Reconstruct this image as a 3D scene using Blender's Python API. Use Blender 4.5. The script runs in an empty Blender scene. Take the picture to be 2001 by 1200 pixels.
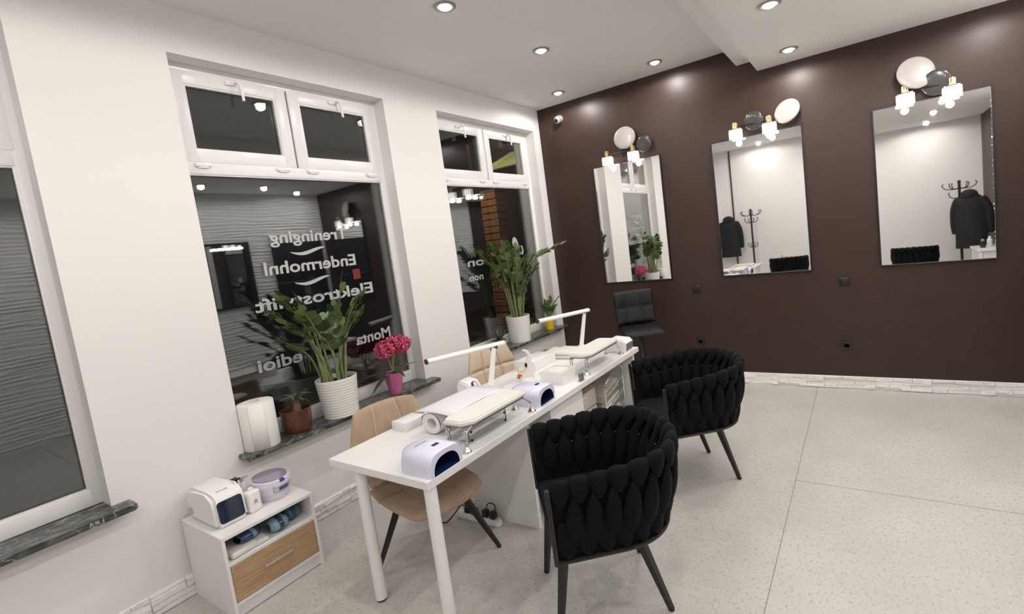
import bpy, bmesh, math, random
from mathutils import Vector, Matrix
SC = bpy.context.scene
COL = SC.collection
# ------------------------------------------------------------------ camera
cam_d = bpy.data.cameras.new('camera')
cam = bpy.data.objects.new('camera', cam_d); COL.objects.link(cam)
cam_d.sensor_fit = 'HORIZONTAL'; cam_d.sensor_width = 36.0
cam_d.lens = 940.6135 / 2001 * 36.0
cam_d.shift_x = -70.1852 / 2001; cam_d.shift_y = -32.3523 / 2001
cam_d.clip_start = 0.05; cam_d.clip_end = 100
_R = Vector((0.83249247, 0.53964554, -0.12545511)); _U = Vector((0.05094714, 0.15091448, 0.98723311)); _F = Vector((-0.55168894, 0.8282557, -0.09814177))
cam.matrix_world = Matrix(((_R.x, _U.x, -_F.x, 3.2712), (_R.y, _U.y, -_F.y, -5.1678), (_R.z, _U.z, -_F.z, 1.716), (0, 0, 0, 1)))
SC.camera = cam
# ------------------------------------------------------------------ world (night outside)
w = bpy.data.worlds.new('night'); SC.world = w; w.use_nodes = True
w.node_tree.nodes['Background'].inputs[0].default_value = (0.012, 0.014, 0.018, 1)
w.node_tree.nodes['Background'].inputs[1].default_value = 0.35
vs = SC.view_settings
vs.view_transform = 'Standard'; vs.look = 'None'; vs.gamma = 1.0; vs.use_curve_mapping = False
vs.exposure = 0.0
SPOT_W = 25.0          # every recessed ceiling spot
VANITY_W = 2.2         # every crystal shade bulb
WARM = (1.0, 0.958, 0.925)

# ------------------------------------------------------------------ dimensions (metres; window wall x=0, brown wall y=0)
H, HM, H2 = 3.335, 3.175, 3.074      # ceiling, first and second soffit
XM, X2 = 2.328, 2.51                 # soffit edges
XR, XR2, YJ = 4.55, 5.22, -2.4       # stone wall, dark wall behind it, jog
YB = -7.25                           # back wall
ZT = 3.07                            # head of the window openings
SILL = 0.665
WIN = [(-6.02, -4.50), (-3.86, -2.355), (-1.75, -0.14)]

# ------------------------------------------------------------------ material helpers
def mat(name, col, rough=0.5, metal=0.0, **k):
    m = bpy.data.materials.new(name); m.use_nodes = True
    b = m.node_tree.nodes['Principled BSDF']
    b.inputs['Base Color'].default_value = (*col, 1); b.inputs['Roughness'].default_value = rough
    b.inputs['Metallic'].default_value = metal
    if 'spec' in k: b.inputs['Specular IOR Level'].default_value = k['spec']
    if 'sheen' in k:
        b.inputs['Sheen Weight'].default_value = k['sheen']; b.inputs['Sheen Roughness'].default_value = 0.4
        if 'sheen_col' in k: b.inputs['Sheen Tint'].default_value = (*k['sheen_col'], 1)
    if 'trans' in k: b.inputs['Transmission Weight'].default_value = k['trans']; b.inputs['IOR'].default_value = k.get('ior', 1.45)
    if 'coat' in k: b.inputs['Coat Weight'].default_value = k['coat']; b.inputs['Coat Roughness'].default_value = 0.08
    if 'emit' in k:
        b.inputs['Emission Color'].default_value = (*k.get('ecol', col), 1); b.inputs['Emission Strength'].default_value = k['emit']
    if 'sub' in k: b.inputs['Subsurface Weight'].default_value = k['sub']; b.inputs['Subsurface Scale'].default_value = 0.01
    if 'noise' in k or 'bump' in k:
        nt = m.node_tree; n = nt.nodes; L = nt.links
        tc = n.new('ShaderNodeTexCoord'); mp = n.new('ShaderNodeMapping'); L.new(tc.outputs['Object'], mp.inputs[0])
        mp.inputs['Scale'].default_value = k.get('stretch', (1, 1, 1))
        nz = n.new('ShaderNodeTexNoise'); L.new(mp.outputs[0], nz.inputs['Vector'])
        nz.inputs['Scale'].default_value = k.get('scale', 30); nz.inputs['Detail'].default_value = 5
        if 'noise' in k:
            rp = n.new('ShaderNodeValToRGB'); L.new(nz.outputs[0], rp.inputs[0])
            rp.color_ramp.elements[0].position = k.get('lo', .35); rp.color_ramp.elements[1].position = k.get('hi', .65)
            rp.color_ramp.elements[0].color = (*k['noise'], 1); rp.color_ramp.elements[1].color = (*col, 1)
            L.new(rp.outputs[0], b.inputs['Base Color'])
        if 'bump' in k:
            bp = n.new('ShaderNodeBump'); bp.inputs['Strength'].default_value = k['bump']; bp.inputs['Distance'].default_value = k.get('bd', .002)
            L.new(nz.outputs[0], bp.inputs['Height']); L.new(bp.outputs[0], b.inputs['Normal'])
    return m

M = {}
M['wall'] = mat('wall_paint', (.81, .795, .78), .85, spec=.25, bump=.12, scale=60)
M['ceil'] = mat('ceiling_paint', (.85, .83, .81), .75, spec=.3)
M['brown'] = mat('brown_paint', (.046, .0245, .0180), .42, noise=(.041, .0215, .016), scale=5, bump=.05, bd=.001, spec=.36)
M['pvc'] = mat('white_pvc', (.83, .82, .81), .3)
M['pvc_gap'] = mat('rubber_seal', (.16, .15, .14), .6)
M['bulb'] = mat('lamp_lens', (1, .97, .9), .4, emit=60.0, ecol=(1.0, .95, .86))
M['ring'] = mat('downlight_ring', (.34, .33, .31), .4, metal=.4)
M['mirror'] = mat('mirror_silver', (.93, .93, .92), .015, metal=1.0)
M['blackmetal'] = mat('black_metal', (.010, .0085, .0075), .42)
M['chrome'] = mat('chrome', (.78, .77, .76), .09, metal=1.0)
M['brass'] = mat('brass', (.78, .58, .26), .2, metal=1.0)
M['lam'] = mat('white_laminate', (.85, .845, .835), .32)
M['plast'] = mat('white_plastic', (.86, .855, .845), .28)
M['greyplast'] = mat('grey_plastic', (.17, .165, .16), .4)
M['silver'] = mat('silver_plastic', (.55, .55, .56), .3, metal=.5)
M['lav'] = mat('lavender_plastic', (.73, .73, .88), .28, coat=.3)
M['lav2'] = mat('pale_lilac_plastic', (.72, .68, .80), .3, coat=.3)
M['navy'] = mat('navy_inner', (.010, .022, .085), .25)
M['visor'] = mat('dark_blue_glass', (.006, .018, .04), .06, coat=.6)
M['smoke'] = mat('violet_smoke_lid', (.30, .26, .34), .08, coat=.5)
M['bluelab'] = mat('blue_label', (.05, .06, .34), .4)
M['velvet'] = mat('black_velvet', (.0034, .0036, .0046), .8, sheen=.24, sheen_col=(.06, .07, .09), spec=.14, bump=.15, scale=180, bd=.001)
M['seatv'] = mat('black_seat_velvet', (.0075, .0085, .0105), .8, sheen=.25, sheen_col=(.08, .10, .12), spec=.12)
M['leather'] = mat('black_leatherette', (.0055, .006, .007), .5, spec=.3, bump=.1, scale=220, bd=.0006)
M['beige'] = mat('beige_velour', (.43, .315, .22), .8, sheen=.35, sheen_col=(.7, .6, .5), noise=(.37, .265, .18), scale=9)
M['cream'] = mat('cream_leatherette', (.60, .48, .36), .5)
M['beige_seam'] = mat('beige_stitching', (.60, .50, .40), .8)
M['cream_seam'] = mat('brown_stitching', (.34, .25, .17), .8)
M['oak'] = None
M['ceramic'] = mat('white_ceramic', (.80, .79, .76), .35)
M['paper'] = mat('paper', (.84, .83, .80), .9, bump=.25, scale=90)
M['sheet'] = mat('glossy_paper', (.80, .79, .84), .35)
M['towel'] = mat('white_towel', (.76, .74, .68), .95, bump=.5, scale=150)
M['copper'] = mat('brown_pot', (.10, .035, .018), .3, coat=.3)
M['pink'] = mat('pink_pot', (.56, .14, .33), .35)
M['petal'] = mat('pink_petal', (.70, .13, .24), .6, noise=(.46, .035, .10), scale=40, sub=.1)
M['yellow'] = mat('yellow_pot', (.78, .50, .015), .35)
M['soil'] = mat('soil', (.035, .022, .014), .95, bump=.8, scale=60, bd=.01)
M['leaf'] = mat('leaf_green', (.115, .165, .05), .4, noise=(.07, .115, .032), scale=14)
M['leaf2'] = mat('leaf_bright', (.20, .265, .085), .4, noise=(.13, .19, .055), scale=14)
M['dleaf'] = mat('leaf_dark', (.040, .068, .024), .4, noise=(.026, .046, .016), scale=14)
M['gleaf'] = mat('leaf_greygreen', (.13, .155, .115), .6)
M['stem'] = mat('stem_green', (.22, .25, .105), .5, noise=(.15, .19, .075), scale=25)
M['bark'] = mat('bark', (.16, .10, .06), .85)
M['vinyl'] = mat('white_vinyl', (.46, .46, .45), .6)
M['red'] = mat('red_sticker', (.16, .008, .010), .6)
M['bluepack'] = mat('blue_film', (.02, .06, .14), .22, coat=.4)
M['ltblue'] = mat('light_blue_film', (.23, .38, .46), .25, coat=.4)
M['teal'] = mat('teal_film', (.05, .16, .18), .2, coat=.4)
M['coat'] = mat('black_cloth', (.012, .012, .014), .9, bump=.4, scale=50, bd=.01)
M['fluff'] = mat('cream_fluff', (.62, .55, .46), .95, bump=.6, scale=80)
M['black'] = mat('black_plastic', (.012, .011, .011), .35)
M['orange'] = mat('amber_bead', (.55, .12, .02), .2, coat=.5)
M['cable'] = mat('brown_cable', (.05, .028, .02), .5)
M['tan'] = mat('tan_board', (.36, .25, .12), .5)
M['drawerp'] = mat('translucent_white_plastic', (.66, .63, .58), .35)
M['greydisc'] = mat('grey_smoked_disc', (.055, .05, .05), .22, coat=.5)
M['whitedisc'] = mat('pearl_disc', (.45, .41, .39), .3, coat=.2)
M['trimblack'] = mat('black_trim', (.02, .018, .017), .4)
M['brick'] = mat('brick_clay', (.40, .17, .075), .85, noise=(.27, .10, .045), scale=18)
M['mortar'] = mat('mortar', (.12, .08, .06), .9)
M['awning'] = mat('awning_board', (.42, .44, .20), .6, noise=(.22, .24, .10), scale=6, stretch=(1, .2, 6))  # green-yellow neon light on the boards is put into their colour
M['asphalt'] = mat('asphalt', (.03, .03, .03), .9)

def glassmat(name, col=(1, 1, 1), rough=0.0, ior=1.5):
    m = bpy.data.materials.new(name); m.use_nodes = True
    nt = m.node_tree; nt.nodes.clear(); o = nt.nodes.new('ShaderNodeOutputMaterial'); g = nt.nodes.new('ShaderNodeBsdfGlass')
    g.inputs['Color'].default_value = (*col, 1); g.inputs['Roughness'].default_value = rough; g.inputs['IOR'].default_value = ior
    nt.links.new(g.outputs[0], o.inputs[0]); return m
M['glass'] = glassmat('window_glass', (.97, .98, .975), 0.0, 1.6)
M['acryl'] = glassmat('clear_acrylic', (.93, .93, .93), .03, 1.3)

def crystal_mat():
    m = bpy.data.materials.new('lit_crystal'); m.use_nodes = True
    nt = m.node_tree; b = nt.nodes['Principled BSDF']
    b.inputs['Base Color'].default_value = (.95, .93, .9, 1); b.inputs['Roughness'].default_value = .1
    b.inputs['Emission Color'].default_value = (1, .95, .87, 1); b.inputs['Emission Strength'].default_value = .4
    return m
M['crystal'] = crystal_mat()
M['vbulb'] = mat('vanity_bulb', (1, .97, .9), .4, emit=14.0, ecol=(1.0, .95, .86))

def floor_mat():
    m = bpy.data.materials.new('terrazzo_linoleum'); m.use_nodes = True
    nt = m.node_tree; n = nt.nodes; L = nt.links; b = n['Principled BSDF']
    tc = n.new('ShaderNodeTexCoord')
    nz = n.new('ShaderNodeTexNoise'); nz.inputs['Scale'].default_value = 2.2; nz.inputs['Detail'].default_value = 3; L.new(tc.outputs['Object'], nz.inputs['Vector'])
    r0 = n.new('ShaderNodeValToRGB'); L.new(nz.outputs[0], r0.inputs[0])
    r0.color_ramp.elements[0].color = (.50, .484, .457, 1); r0.color_ramp.elements[1].color = (.56, .543, .515, 1)
    r0.color_ramp.elements[0].position = .3; r0.color_ramp.elements[1].position = .7
    prev = r0.outputs[0]
    for sc, lo, hi, c in ((85, .24, .36, (.415, .402, .38)), (120, .68, .78, (.585, .57, .55)), (60, .71, .80, (.42, .407, .385))):
        mp = n.new('ShaderNodeMapping'); L.new(tc.outputs['Object'], mp.inputs[0]); mp.inputs['Rotation'].default_value = (0, 0, sc * .37); mp.inputs['Scale'].default_value = (1, .45, 1)
        v = n.new('ShaderNodeTexNoise'); v.inputs['Scale'].default_value = sc; v.inputs['Detail'].default_value = 2; L.new(mp.outputs[0], v.inputs['Vector'])
        mr = n.new('ShaderNodeMapRange'); L.new(v.outputs[0], mr.inputs[0])
        if hi < .5: mr.inputs[1].default_value = hi + .08; mr.inputs[2].default_value = lo + .08
        else: mr.inputs[1].default_value = lo - .08; mr.inputs[2].default_value = hi - .08
        mx = n.new('ShaderNodeMixRGB'); L.new(mr.outputs[0], mx.inputs[0]); L.new(prev, mx.inputs[1]); mx.inputs[2].default_value = (*c, 1)
        prev = mx.outputs[0]
    L.new(prev, b.inputs['Base Color'])
    rr = n.new('ShaderNodeMapRange'); L.new(nz.outputs[0], rr.inputs[0]); rr.inputs[3].default_value = .34; rr.inputs[4].default_value = .5
    L.new(rr.outputs[0], b.inputs['Roughness'])
    return m
M['floor'] = floor_mat()
M['joint'] = mat('floor_joint', (.36, .345, .32), .8)

def marble_mat():
    m = bpy.data.materials.new('green_grey_marble'); m.use_nodes = True
    nt = m.node_tree; n = nt.nodes; L = nt.links; b = n['Principled BSDF']
    tc = n.new('ShaderNodeTexCoord'); mp = n.new('ShaderNodeMapping'); L.new(tc.outputs['Object'], mp.inputs[0])
    mp.inputs['Scale'].default_value = (2.2, 1, 2.2); mp.inputs['Rotation'].default_value = (0, 0, .5)
    a = n.new('ShaderNodeTexNoise'); a.inputs['Scale'].default_value = 7; a.inputs['Detail'].default_value = 8; a.inputs['Distortion'].default_value = 1.6; L.new(mp.outputs[0], a.inputs['Vector'])
    r = n.new('ShaderNodeValToRGB'); L.new(a.outputs[0], r.inputs[0]); e = r.color_ramp.elements
    e[0].position = .32; e[0].color = (.012, .015, .013, 1); e[1].position = .66; e[1].color = (.15, .155, .14, 1)
    x = e.new(.5); x.color = (.048, .055, .048, 1)
    v = n.new('ShaderNodeTexNoise'); v.inputs['Scale'].default_value = 4; v.inputs['Detail'].default_value = 6; v.inputs['Distortion'].default_value = 2.5; L.new(mp.outputs[0], v.inputs['Vector'])
    r2 = n.new('ShaderNodeValToRGB'); L.new(v.outputs[0], r2.inputs[0]); e = r2.color_ramp.elements
    e[0].position = .485; e[0].color = (0, 0, 0, 1); e[1].position = .515; e[1].color = (0, 0, 0, 1); x = e.new(.5); x.color = (1, 1, 1, 1)
    mx = n.new('ShaderNodeMixRGB'); L.new(r2.outputs[0], mx.inputs[0]); L.new(r.outputs[0], mx.inputs[1]); mx.inputs[2].default_value = (.45, .46, .42, 1)
    L.new(mx.outputs[0], b.inputs['Base Color']); b.inputs['Roughness'].default_value = .28
    return m
M['marble'] = marble_mat()

def oak_mat():
    m = bpy.data.materials.new('light_oak'); m.use_nodes = True
    nt = m.node_tree; n = nt.nodes; L = nt.links; b = n['Principled BSDF']
    tc = n.new('ShaderNodeTexCoord'); mp = n.new('ShaderNodeMapping'); L.new(tc.outputs['Object'], mp.inputs[0]); mp.inputs['Scale'].default_value = (4, 1.6, 22)
    a = n.new('ShaderNodeTexNoise'); a.inputs['Scale'].default_value = 4; a.inputs['Detail'].default_value = 7; a.inputs['Distortion'].default_value = .8; L.new(mp.outputs[0], a.inputs['Vector'])
    r = n.new('ShaderNodeValToRGB'); L.new(a.outputs[0], r.inputs[0]); e = r.color_ramp.elements
    e[0].position = .32; e[0].color = (.40, .245, .13, 1); e[1].position = .62; e[1].color = (.56, .375, .22, 1)
    L.new(r.outputs[0], b.inputs['Base Color']); b.inputs['Roughness'].default_value = .5
    return m
M['oak'] = oak_mat()
M['stone'] = mat('white_split_stone', (.88, .87, .855), .75, noise=(.76, .745, .73), scale=26, lo=.2, hi=.5, stretch=(1, 1, 3), bump=.4, bd=.003)

# ------------------------------------------------------------------ mesh helpers
def add(bm, tb):
    me = bpy.data.meshes.new('tmp'); tb.to_mesh(me); tb.free(); bm.from_mesh(me); bpy.data.meshes.remove(me)
def bx(bm, x0, x1, y0, y1, z0, z1, bev=0.0, seg=2):
    tb = bmesh.new()
    v = [tb.verts.new((x, y, z)) for x in (x0, x1) for y in (y0, y1) for z in (z0, z1)]
    for f in ((0, 1, 3, 2), (4, 6, 7, 5), (0, 4, 5, 1), (2, 3, 7, 6), (0, 2, 6, 4), (1, 5, 7, 3)): tb.faces.new([v[i] for i in f])
    if bev: bmesh.ops.bevel(tb, geom=tb.edges[:], offset=bev, segments=seg, affect='EDGES', profile=.5)
    bmesh.ops.recalc_face_normals(tb, faces=tb.faces[:])
    add(bm, tb); return bm
def prism(bm, poly, axis, a0, a1, bev=0.0, seg=2):
    """poly: 2D points; axis x -> (y,z), y -> (x,z), z -> (x,y)"""
    tb = bmesh.new()
    def P3(p, a): return {'x': (a, p[0], p[1]), 'y': (p[0], a, p[1]), 'z': (p[0], p[1], a)}[axis]
    A = [tb.verts.new(P3(p, a0)) for p in poly]; B = [tb.verts.new(P3(p, a1)) for p in poly]
    tb.faces.new(A); tb.faces.new(B[::-1]); n = len(poly)
    for i in range(n): tb.faces.new((A[i], B[i], B[(i + 1) % n], A[(i + 1) % n]))
    if bev:
        es = [e for f in tb.faces if len(f.verts) == n and n != 4 for e in f.edges] if n != 4 else tb.edges[:]
        bmesh.ops.bevel(tb, geom=list(set(es)), offset=bev, segments=seg, affect='EDGES')
    bmesh.ops.recalc_face_normals(tb, faces=tb.faces[:]); add(bm, tb); return bm
def lathe(bm, prof, c=(0, 0, 0), seg=24, ax='z', cap=True):
    tb = bmesh.new(); rings = []
    for r, h in prof:
        ring = []
        for i in range(seg):
            a = 2 * math.pi * i / seg; p, q = r * math.cos(a), r * math.sin(a)
            co = {'z': (p, q, h), 'y': (p, h, q), 'x': (h, p, q)}[ax]
            ring.append(tb.verts.new((co[0] + c[0], co[1] + c[1], co[2] + c[2])))
        rings.append(ring)
    for A, B in zip(rings, rings[1:]):
        for i in range(seg): tb.faces.new((A[i], A[(i + 1) % seg], B[(i + 1) % seg], B[i]))
    if cap: tb.faces.new(rings[0][::-1]); tb.faces.new(rings[-1])
    bmesh.ops.recalc_face_normals(tb, faces=tb.faces[:]); add(bm, tb); return bm
def tube(bm, pts, r, seg=8, cap=True, flat=1.0):
    tb = bmesh.new(); pts = [Vector(p) for p in pts]; n = len(pts); rings = []; up = None
    for i, p in enumerate(pts):
        d = (pts[min(i + 1, n - 1)] - pts[max(i - 1, 0)]).normalized()
        if up is None: up = Vector((0, 0, 1)) if abs(d.z) < .9 else Vector((1, 0, 0))
        s = d.cross(up)
        if s.length < 1e-4: s = d.orthogonal()
        s.normalize(); up = s.cross(d).normalized()
        rr = r[i] if isinstance(r, (list, tuple)) else r
        rings.append([tb.verts.new(p + rr * (math.cos(2 * math.pi * k / seg) * s + flat * math.sin(2 * math.pi * k / seg) * up)) for k in range(seg)])
    for A, B in zip(rings, rings[1:]):
        for i in range(seg): tb.faces.new((A[i], A[(i + 1) % seg], B[(i + 1) % seg], B[i]))
    if cap: tb.faces.new(rings[0][::-1]); tb.faces.new(rings[-1])
    bmesh.ops.recalc_face_normals(tb, faces=tb.faces[:]); add(bm, tb); return bm
def beam(bm, a, b, wa, wb, ha=None, hb=None):
    """tapering square bar"""
    return tube(bm, [a, b], [wa * .7071, wb * .7071], seg=4)
def smoothcurve(pts, k=6):
    pts = [Vector(p) for p in pts]; out = []
    P = [pts[0]] + pts + [pts[-1]]
    for i in range(1, len(P) - 2):
        for j in range(k):
            t = j / k; a, b, c, d = P[i - 1], P[i], P[i + 1], P[i + 2]
            out.append(.5 * ((2 * b) + (c - a) * t + (2 * a - 5 * b + 4 * c - d) * t * t + (3 * b - a - 3 * c + d) * t ** 3))
    out.append(pts[-1]); return out
def surf(bm, fn, nu, nv, closeu=False):
    tb = bmesh.new(); g = [[tb.verts.new(fn(i / nu, j / nv)) for j in range(nv + 1)] for i in range(nu if closeu else nu + 1)]
    N = len(g)
    for i in range(nu):
        for j in range(nv):
            tb.faces.new((g[i][j], g[(i + 1) % N][j], g[(i + 1) % N][j + 1], g[i][j + 1]))
    add(bm, tb); return bm
def ball(bm, c, r, sx=1, sy=1, sz=1, seg=12, ring=8):
    tb = bmesh.new(); bmesh.ops.create_uvsphere(tb, u_segments=seg, v_segments=ring, radius=r)
    for v in tb.verts: v.co = Vector((v.co.x * sx + c[0], v.co.y * sy + c[1], v.co.z * sz + c[2]))
    add(bm, tb); return bm
def obj(name, bm, m, parent=None, smooth=40, world=False, mod=None):
    for f in bm.faces: f.smooth = bool(smooth)
    if smooth:
        lim = math.radians(smooth)
        for e in bm.edges:
            if len(e.link_faces) == 2 and e.calc_face_angle(0) > lim: e.smooth = False
    me = bpy.data.meshes.new(name); bm.to_mesh(me); bm.free()
    me.materials.append(M[m] if isinstance(m, str) else m)
    o = bpy.data.objects.new(name, me); COL.objects.link(o)
    if parent is not None:
        o.parent = parent
        if world: o.matrix_parent_inverse = parent.matrix_basis.inverted()
    return o
def B(): return bmesh.new()
def thing(name, label, cat, loc=(0, 0, 0), rz=0.0, group=None):
    o = bpy.data.objects.new(name, None); COL.objects.link(o); o.empty_display_size = .1
    o.matrix_basis = Matrix.Translation(loc) @ Matrix.Rotation(rz, 4, 'Z')
    o['label'] = label; o['category'] = cat
    if group: o['group'] = group
    return o
def tag(o, label, cat, group=None):
    o['label'] = label; o['category'] = cat
    if group: o['group'] = group
    return o
def struct(name, bm=None, m=None, parent=None, smooth=0, label=None):
    if bm is None:
        o = bpy.data.objects.new(name, None); COL.objects.link(o)
    else: o = obj(name, bm, m, parent, smooth)
    if parent is None:
        o['kind'] = 'structure'
        if label: o['label'] = label
    return o
def copy_tree(o, parent=None):
    c = o.copy(); COL.objects.link(c)
    if parent is not None:
        c.parent = parent; c.matrix_parent_inverse = o.matrix_parent_inverse.copy()
    for ch in list(o.children): copy_tree(ch, c)
    return c
def place(o, loc, rz=0): o.matrix_basis = Matrix.Translation(loc) @ Matrix.Rotation(rz, 4, 'Z')
def inst(name, me, parent, mtx):
    o = bpy.data.objects.new(name, me); COL.objects.link(o); o.parent = parent; o.matrix_basis = mtx; return o
def spot(loc, parent, watts, size=176, rad=.035, blend=.25, aim=None):
    d = bpy.data.lights.new('spot_bulb', 'SPOT'); d.energy = watts; d.color = WARM; d.spot_size = math.radians(size); d.spot_blend = blend; d.shadow_soft_size = rad
    o = bpy.data.objects.new('spot_bulb', d); COL.objects.link(o); o.parent = parent; o.matrix_basis = Matrix.Translation(loc); return o

# ================================================================== ROOM SHELL
def make_floor():
    b = B(); bx(b, -.3, XR2 + .1, YB - .1, .1, -.12, -.004)
    fl = struct('floor', b, 'joint', label='pale speckled grey linoleum floor laid in large sheets')
    g = .0025; jx = 2.826
    def sheet(x0, x1, y0, y1):
        bb = B(); bx(bb, x0 + g, x1 - g, y0 + g, y1 - g, -.006, 0.0); obj('floor_sheet', bb, 'floor', fl, 0)
    sheet(0, jx, YB, -4.95); sheet(0, jx, -4.95, 0)
    for a, c in ((YB, -5.9), (-5.9, -3.91), (-3.91, -1.915), (-1.915, 0)): sheet(jx, XR2, a, c)
make_floor()

b = B(); xa = -.32
ys = [YB]
for i, (y0, y1) in enumerate(WIN):
    bx(b, xa, 0, ys[-1], y0, 0, H); bx(b, xa, 0, y0, y1, 0, SILL - .03); bx(b, xa, 0, y0, y1, ZT, H); ys.append(y1)
bx(b, xa, 0, ys[-1], .0, 0, H)
struct('wall_left', b, 'wall', label='white plastered wall with the three shop windows')
b = B(); bx(b, -.32, XR2, 0, .15, 0, H + .1); struct('wall_far', b, 'brown', label='dark chocolate brown painted wall behind the three mirrors')
b = B(); bx(b, -.32, XR2, YB - .15, YB, 0, H + .1); struct('wall_back', b, 'wall', label='plain white wall seen in the mirrors')
b = B(); bx(b, XR2, XR2 + .15, YB, -4.75, 0, H); struct('wall_side', b, 'brown', label='dark brown wall at the back right corner')
b = B(); bx(b, XR + .03, XR2 + .1, YJ, YJ + .1, 0, H); struct('wall_return', b, 'wall', label='short white wall return beside the stone wall')
def stone_wall():
    rnd = random.Random(3); b = B()
    ph = [(rnd.uniform(0, 6.3), rnd.uniform(2.5, 9), rnd.uniform(75, 150), rnd.uniform(0, 6.3)) for _ in range(7)]
    def f(u, v):
        y = YJ + (0 - YJ) * u; z = .0 + 3.08 * v
        h = 0
        for p, ky, kz, q in ph: h += math.sin(kz * z + 1.6 * math.sin(ky * y + p) + q)
        return Vector((XR - .006 * (h / 2.2) ** 1 * 1.0, y, z))
    surf(b, f, 70, 330)
    def f2(u, v): p = f(u, v); return Vector((p.x + XR2 - XR, -4.75 + (YJ + .1 + 4.75) * u, p.z))
    surf(b, f2, 70, 330); bx(b, XR2 + .03, XR2 + .1, -4.75, YJ + .1, 0, H)
    bx(b, XR + .03, XR + .10, YJ, 0, 0, H)
    struct('wall_right', b, 'stone', smooth=50, label='white wavy relief stone wall opposite the windows')
stone_wall()
b = B(); bx(b, -.32, XM, YB, .05, H, H + .12); ce = struct('ceiling', b, 'ceil', label='smooth white ceiling with a stepped lower soffit on the right')
b = B(); bx(b, XM, X2, YB, .05, HM, H + .12); obj('soffit', b, 'ceil', ce, 0)
b = B(); bx(b, X2, XR2 + .05, YB, .05, H2, H + .12); obj('soffit', b, 'ceil', ce, 0)

# split-stone baseboards: every tile a piece of its own
def stone_tile_mesh(seed, L=.40, hh=.115):
    rnd = random.Random(seed); b = B()
    cuts = [0]; 
    while cuts[-1] < hh - .03: cuts.append(cuts[-1] + rnd.uniform(.02, .036))
    cuts.append(hh)
    cuts = [c for c in cuts[:-1] if c < hh - .012] + [hh]
    for z0, z1 in zip(cuts, cuts[1:]):
        x = 0
        while x < L - .001:
            w = min(rnd.uniform(.09, .24), L - x)
            if L - x - w < .05: w = L - x
            d = rnd.uniform(.007, .025); t = rnd.uniform(-.005, .005); e = rnd.uniform(-.003, .003)
            tb = bmesh.new()
            q = [(x, 0, z0), (x + w, 0, z0), (x + w, 0, z1), (x, 0, z1), (x + .003, d + t, z0 + .002), (x + w - .002, d - t, z0 + .002 + e), (x + w - .003, d - t + e, z1 - .002), (x + .002, d + t - e, z1 - .002 + e)]
            v = [tb.verts.new(p) for p in q]
            for f in ((0, 1, 5, 4), (1, 2, 6, 5), (2, 3, 7, 6), (3, 0, 4, 7), (4, 5, 6, 7)): tb.faces.new([v[i] for i in f])
            bmesh.ops.subdivide_edges(tb, edges=tb.edges[:], cuts=1, use_grid_fill=True)
            for vv in tb.verts:
                if vv.co.y > .004: vv.co += Vector((0, rnd.uniform(-.002, .002), rnd.uniform(-.0012, .0012)))
            bmesh.ops.recalc_face_normals(tb, faces=tb.faces[:]); add(b, tb)
            x += w
    me = bpy.data.meshes.new('stone_tile'); b.to_mesh(me); b.free(); me.materials.append(M['stone']); return me
TILES = [stone_tile_mesh(s) for s in range(6)]
def baseboard(name, a, bpt, inward, label):
    a, bpt = Vector(a), Vector(bpt); L = (bpt - a).length; d = (bpt - a).normalized(); n = Vector(inward)
    bm = B(); c = [a, bpt, bpt + n * .006, a + n * .006]
    tb = bmesh.new(); lo = [tb.verts.new(p) for p in c]; hi = [tb.verts.new(p + Vector((0, 0, .113))) for p in c]
    for i in range(4): tb.faces.new((lo[i], lo[(i + 1) % 4], hi[(i + 1) % 4], hi[i]))
    tb.faces.new(lo); tb.faces.new(hi[::-1]); bmesh.ops.recalc_face_normals(tb, faces=tb.faces[:]); add(bm, tb)
    root = struct(name, bm, 'stone', label=label)
    k = int(round(L / .40)); s = L / (k * .40); rnd = random.Random(name)
    for i in range(k):
        p = a + d * (L * i / k)
        m = Matrix(((d.x * s, n.x, 0, p.x), (d.y * s, n.y, 0, p.y), (0, 0, 1, .003), (0, 0, 0, 1)))
        inst('stone_tile', TILES[rnd.randrange(6)], root, m)
baseboard('baseboard_left', (0, YB, 0), (0, -.02, 0), (1, 0, 0), 'white split stone baseboard under the windows')
baseboard('baseboard_far', (0.02, 0, 0), (XR - .03, 0, 0), (0, -1, 0), 'white split stone baseboard under the brown wall')

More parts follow.
